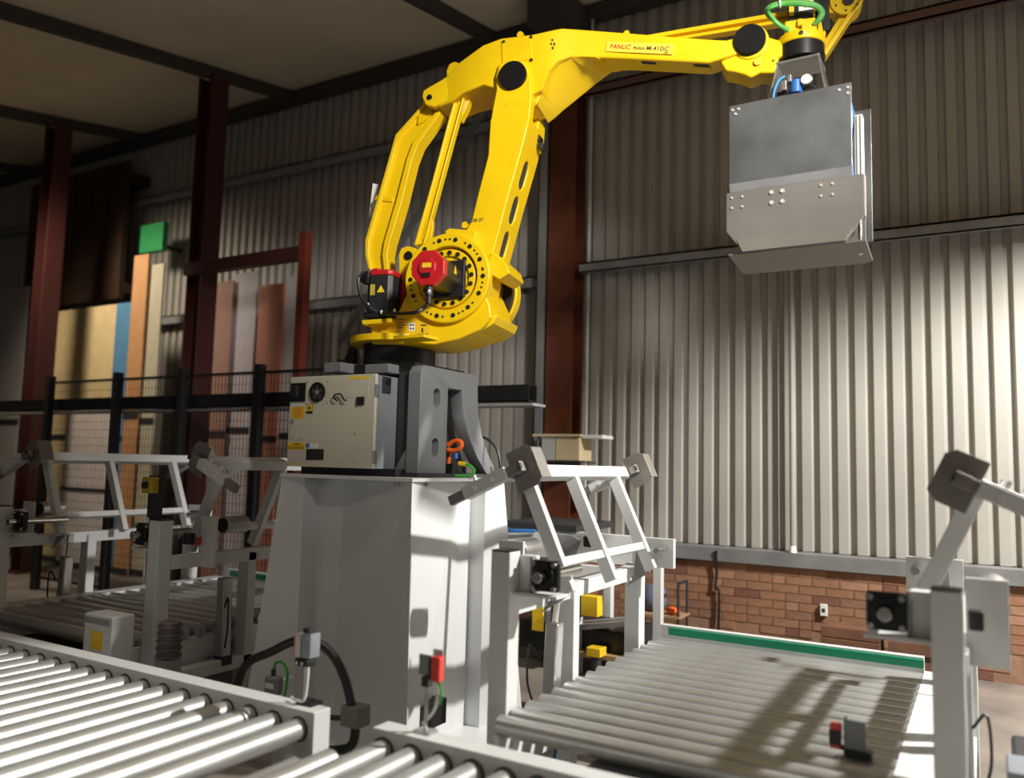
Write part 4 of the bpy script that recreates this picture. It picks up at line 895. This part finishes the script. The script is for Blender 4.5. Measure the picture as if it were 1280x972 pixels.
# yellow button box on the far left clamp
p = at(188, 606, 'y', 3.25); o = (p[0], 3.25, p[2]); t = empty('push_button_box', o, 'small yellow push button box above the left clamp post', 'button box')
MB(o).box(p[0]-.045, p[0]+.045, 3.22, 3.28, p[2]-.05, p[2]+.05).build('box', mat('dull_yellow', (.45, .33, .03), .5), t, .006); MB(o).cyl((p[0], 3.2, p[2]), (p[0], 3.22, p[2]), .022, 16).build('button', BLK, t)
MB(o).box(p[0]-.06, p[0]+.08, 3.28, 3.29, 1.206, p[2]+.06).build('mounting_plate', DGREY, t, .003)

# ------------------------------------------------------------------ machine behind the clamp, wall things
o = Vector((-2.6, 5.9, 0)); t = empty('strapping_machine', o, 'white framed machine with a dark top beyond the clamp frame', 'machine'); M = lambda: MB(o)
M().box(-3.45, -2.75, 5.75, 6.5, 1.08, 1.13).build('top_slab', DGREY, t, .004)
M().box(-3.45, -2.28, 5.78, 5.83, .86, 1.08).build('front_panel', WHT, t, .004)
M().box(-3.4, -2.3, 5.72, 5.77, .74, .84).build('guide_rail', WHT, t, .004)
for x in (-3.4, -2.8, -2.36):
    for y in (5.8, 6.4): M().box(x, x+.07, y, y+.07, 0, .86).build('leg', WHT, t, .003)
M().box(-3.1, -3.0, 5.7, 5.72, .3, .74).build('yellow_guard', YELC, t, .006)
M().box(-2.66, -2.52, 5.66, 5.76, .47, .62).build('yellow_box', YELC, t, .006)
M().box(-2.72, -2.67, 5.66, 5.76, .45, .64).build('blue_bracket', mat('indigo', (.05, .05, .16), .5), t, .004)
M().prism([(-2.95, 5.72, .86), (-2.75, 5.72, .86), (-2.7, 5.72, 1.02), (-2.78, 5.72, 1.06), (-2.92, 5.72, 1.06)], (0, .02, 0)).build('cam_plate', GIRT, t, .003)
M().box(-2.66, -2.58, 5.68, 5.76, .98, 1.06).build('sensor_block', BLK, t, .01)
M().box(-3.3, -2.36, 5.85, 6.4, .12, .34).build('drive_case', BLKM, t, .01)
M().prism([(-2.9, 5.75, .30), (-2.3, 5.75, .42), (-2.3, 5.75, .46), (-2.9, 5.75, .34)], (0, .3, 0)).build('feed_chute', GIRT, t, .003)
M().box(-2.8, -2.3, 5.76, 6.2, .14, .18).build('wood_skid', mat('skid_wood', (.40, .26, .14), .7), t, .004)
for x in (-2.56,): M().cyl((x, 5.74, 0), (x, 5.74, .2), .04, 14).build('bollard_post', DGREY, t); M().box(x-.06, x+.06, 5.68, 5.8, .17, .24).build('yellow_cap', YELC, t, .01)
M().tube([(-3.4, 5.74, 1.05), (-3.3, 5.7, 1.06), (-3.1, 5.72, 1.07)], .014, 8).build('blue_hose', BLUE, t)
# box on a wall bracket
o = Vector((-3.5, 7.1, 1.6)); t = empty('wall_crate', o, 'beige open crate on a bracket in front of the red column', 'crate'); M = lambda: MB(o)
za = at(700, 543, 'y', 7.1)[2]; zb = at(700, 578, 'y', 7.1)[2]
xw = lambda px: at(px, 560, 'y', 7.1)[0]
cb = mat('crate_beige', (.62, .50, .30), .65)
M().box(xw(700), xw(730), 7.0, 7.28, zb+.02, za-.03).build('box', cb, t, .008)
M().box(xw(672), xw(732), 6.98, 7.3, za-.025, za).build('lid', cb, t, .006)
M().box(xw(732), xw(757), 7.02, 7.28, za-.04, za-.005).build('ledge_board', PAPER, t, .004)
M().box(xw(683), xw(699), 7.0, 7.2, zb+.02, za-.03).build('clear_bin', mat('clear_grey', (.45, .45, .42), .25), t, .004)
M().box(xw(675), xw(735), 6.99, 7.3, zb, zb+.015).build('shelf', DGREY, t, .003)
M().bar((xw(676), 7.05, zb), (xw(676), 7.05, za), .02, .02).build('upright', OXIDE, t)
M().tube([(xw(680), 6.97, za-.05), (xw(681), 6.95, (za+zb)/2), (xw(684), 6.95, zb-.02)], .012, 8).build('black_cable', BLK, t)
M().cyl((xw(684), 6.95, zb-.06), (xw(684), 6.95, zb-.01), .012, 8).build('yellow_tip', YELC, t)
MB(o).box(xw(690), xw(700), 7.2, 7.33, zb-.1, zb).build('bracket', DGREY, t, smooth=0)
p = at(1030, 762, 'y', 7.5); t = empty('wall_socket', (p[0], 7.506, p[2]), 'small white socket on the brick plinth', 'socket')
MB().box(-.03, .03, -.03, .0, -.05, .05).build('plate', PAPER, t, .006); MB().box(-.012, .012, -.034, -.03, -.015, .015).build('hole', DGREY, t, smooth=0)
tubething('wall_cable', [at(895, 688, 'y', 7.455), at(896, 715, 'y', 7.48), at(894, 735, 'y', 7.48), at(899, 742, 'y', 7.48), at(897, 820, 'y', 7.48)], .012, BLK, 'thin black cable hanging down the brick plinth', 'cable')
# clutter at the foot of the plinth
p = at(826, 752, 'y', 7.0); o = Vector((p[0], 7.0, 0)); t = empty('tool_trolley', o, 'cluttered wire trolley against the brick plinth', 'trolley'); M = lambda: MB(o)
for dx in (-.2, .2):
    for dy in (-.12, .12): M().cyl((p[0]+dx, 7+dy, 0), (p[0]+dx, 7+dy, .6), .012, 8).build('upright', DGREY, t)
for z in (.08, .30): M().box(p[0]-.22, p[0]+.22, 6.86, 7.14, z, z+.02).build('shelf', mat('skid_wood', (.4, .26, .14)), t, .003)
for dx in (-.2, .2): M().bar((p[0]+dx, 6.88, .6), (p[0]+dx, 7.12, .6), .02, .02).build('top_bar', DGREY, t)
def lump(name, c, s, m, lab, cat):
    bm = bmesh.new(); bmesh.ops.create_icosphere(bm, subdivisions=2, radius=1)
    for v in bm.verts: v.co = Vector((v.co.x*s[0], v.co.y*s[1], v.co.z*s[2])) * (1+random.uniform(-.16, .16))
    me = bpy.data.meshes.new(name); bm.to_mesh(me); bm.free(); me.materials.append(m); me.shade_smooth()
    o_ = newobj(name, me); o_.location = c; return tag(o_, lab, cat)
lump('cloth_bundle', (p[0]-.06, 7.0, .44), (.12, .09, .12), mat('blue_grey_cloth', (.12, .13, .2), .9), 'blue grey cloth bundle on the trolley', 'bundle')
lump('orange_glove', (p[0]+.13, 6.95, .355), (.07, .05, .035), ORNG, 'bright orange glove on the trolley shelf', 'glove')
lump('brown_sack', (p[0]-.02, 7.0, .16), (.16, .1, .06), mat('sack_brown', (.2, .13, .08), .9), 'crumpled brown sack on the lower trolley shelf', 'sack')
# stack of brown boards leaning below the right part of the plinth
for k, (x, h, lab) in enumerate(((-.95, .36, 'dark brown timber stack left of the right post'), (-.45, .42, 'reddish brown timber stack nearest the right post'))):
    t = empty('timber_stack', (x, 7.2, 0), lab, 'timber', 'timber stacks along the plinth')
    for j in range(4): MB().box(-.22, .22, -.15+.02*(j % 2), .15, j*h/4, (j+1)*h/4-.006).build('plank', mat('timber_brown', (.16, .075, .04), .8, 0, .25, 6), t, .004)
# dark machine parts at the lower right
o = Vector((.35, 3.9, 0)); t = empty('drive_unit', o, 'dark grey drive unit on the floor at the lower right corner', 'drive unit'); M = lambda: MB(o)
M().box(.08, .75, 3.7, 4.5, .0, .42).build('housing', DGREY, t, .02); M().box(.05, .8, 3.66, 3.9, .42, .5).build('cover', mat('slate_paint', (.20, .22, .24), .5), t, .01)
M().cyl((.2, 3.62, .3), (.2, 3.72, .3), .09, 24).build('motor_end', BLKM, t, .006)
M().tube([(.16, 3.6, .48), (.2, 3.58, .4), (.17, 3.58, .25), (.12, 3.6, .1)], .012, 8).build('yellow_wire', mat('lime_wire', (.5, .55, .08), .5), t)
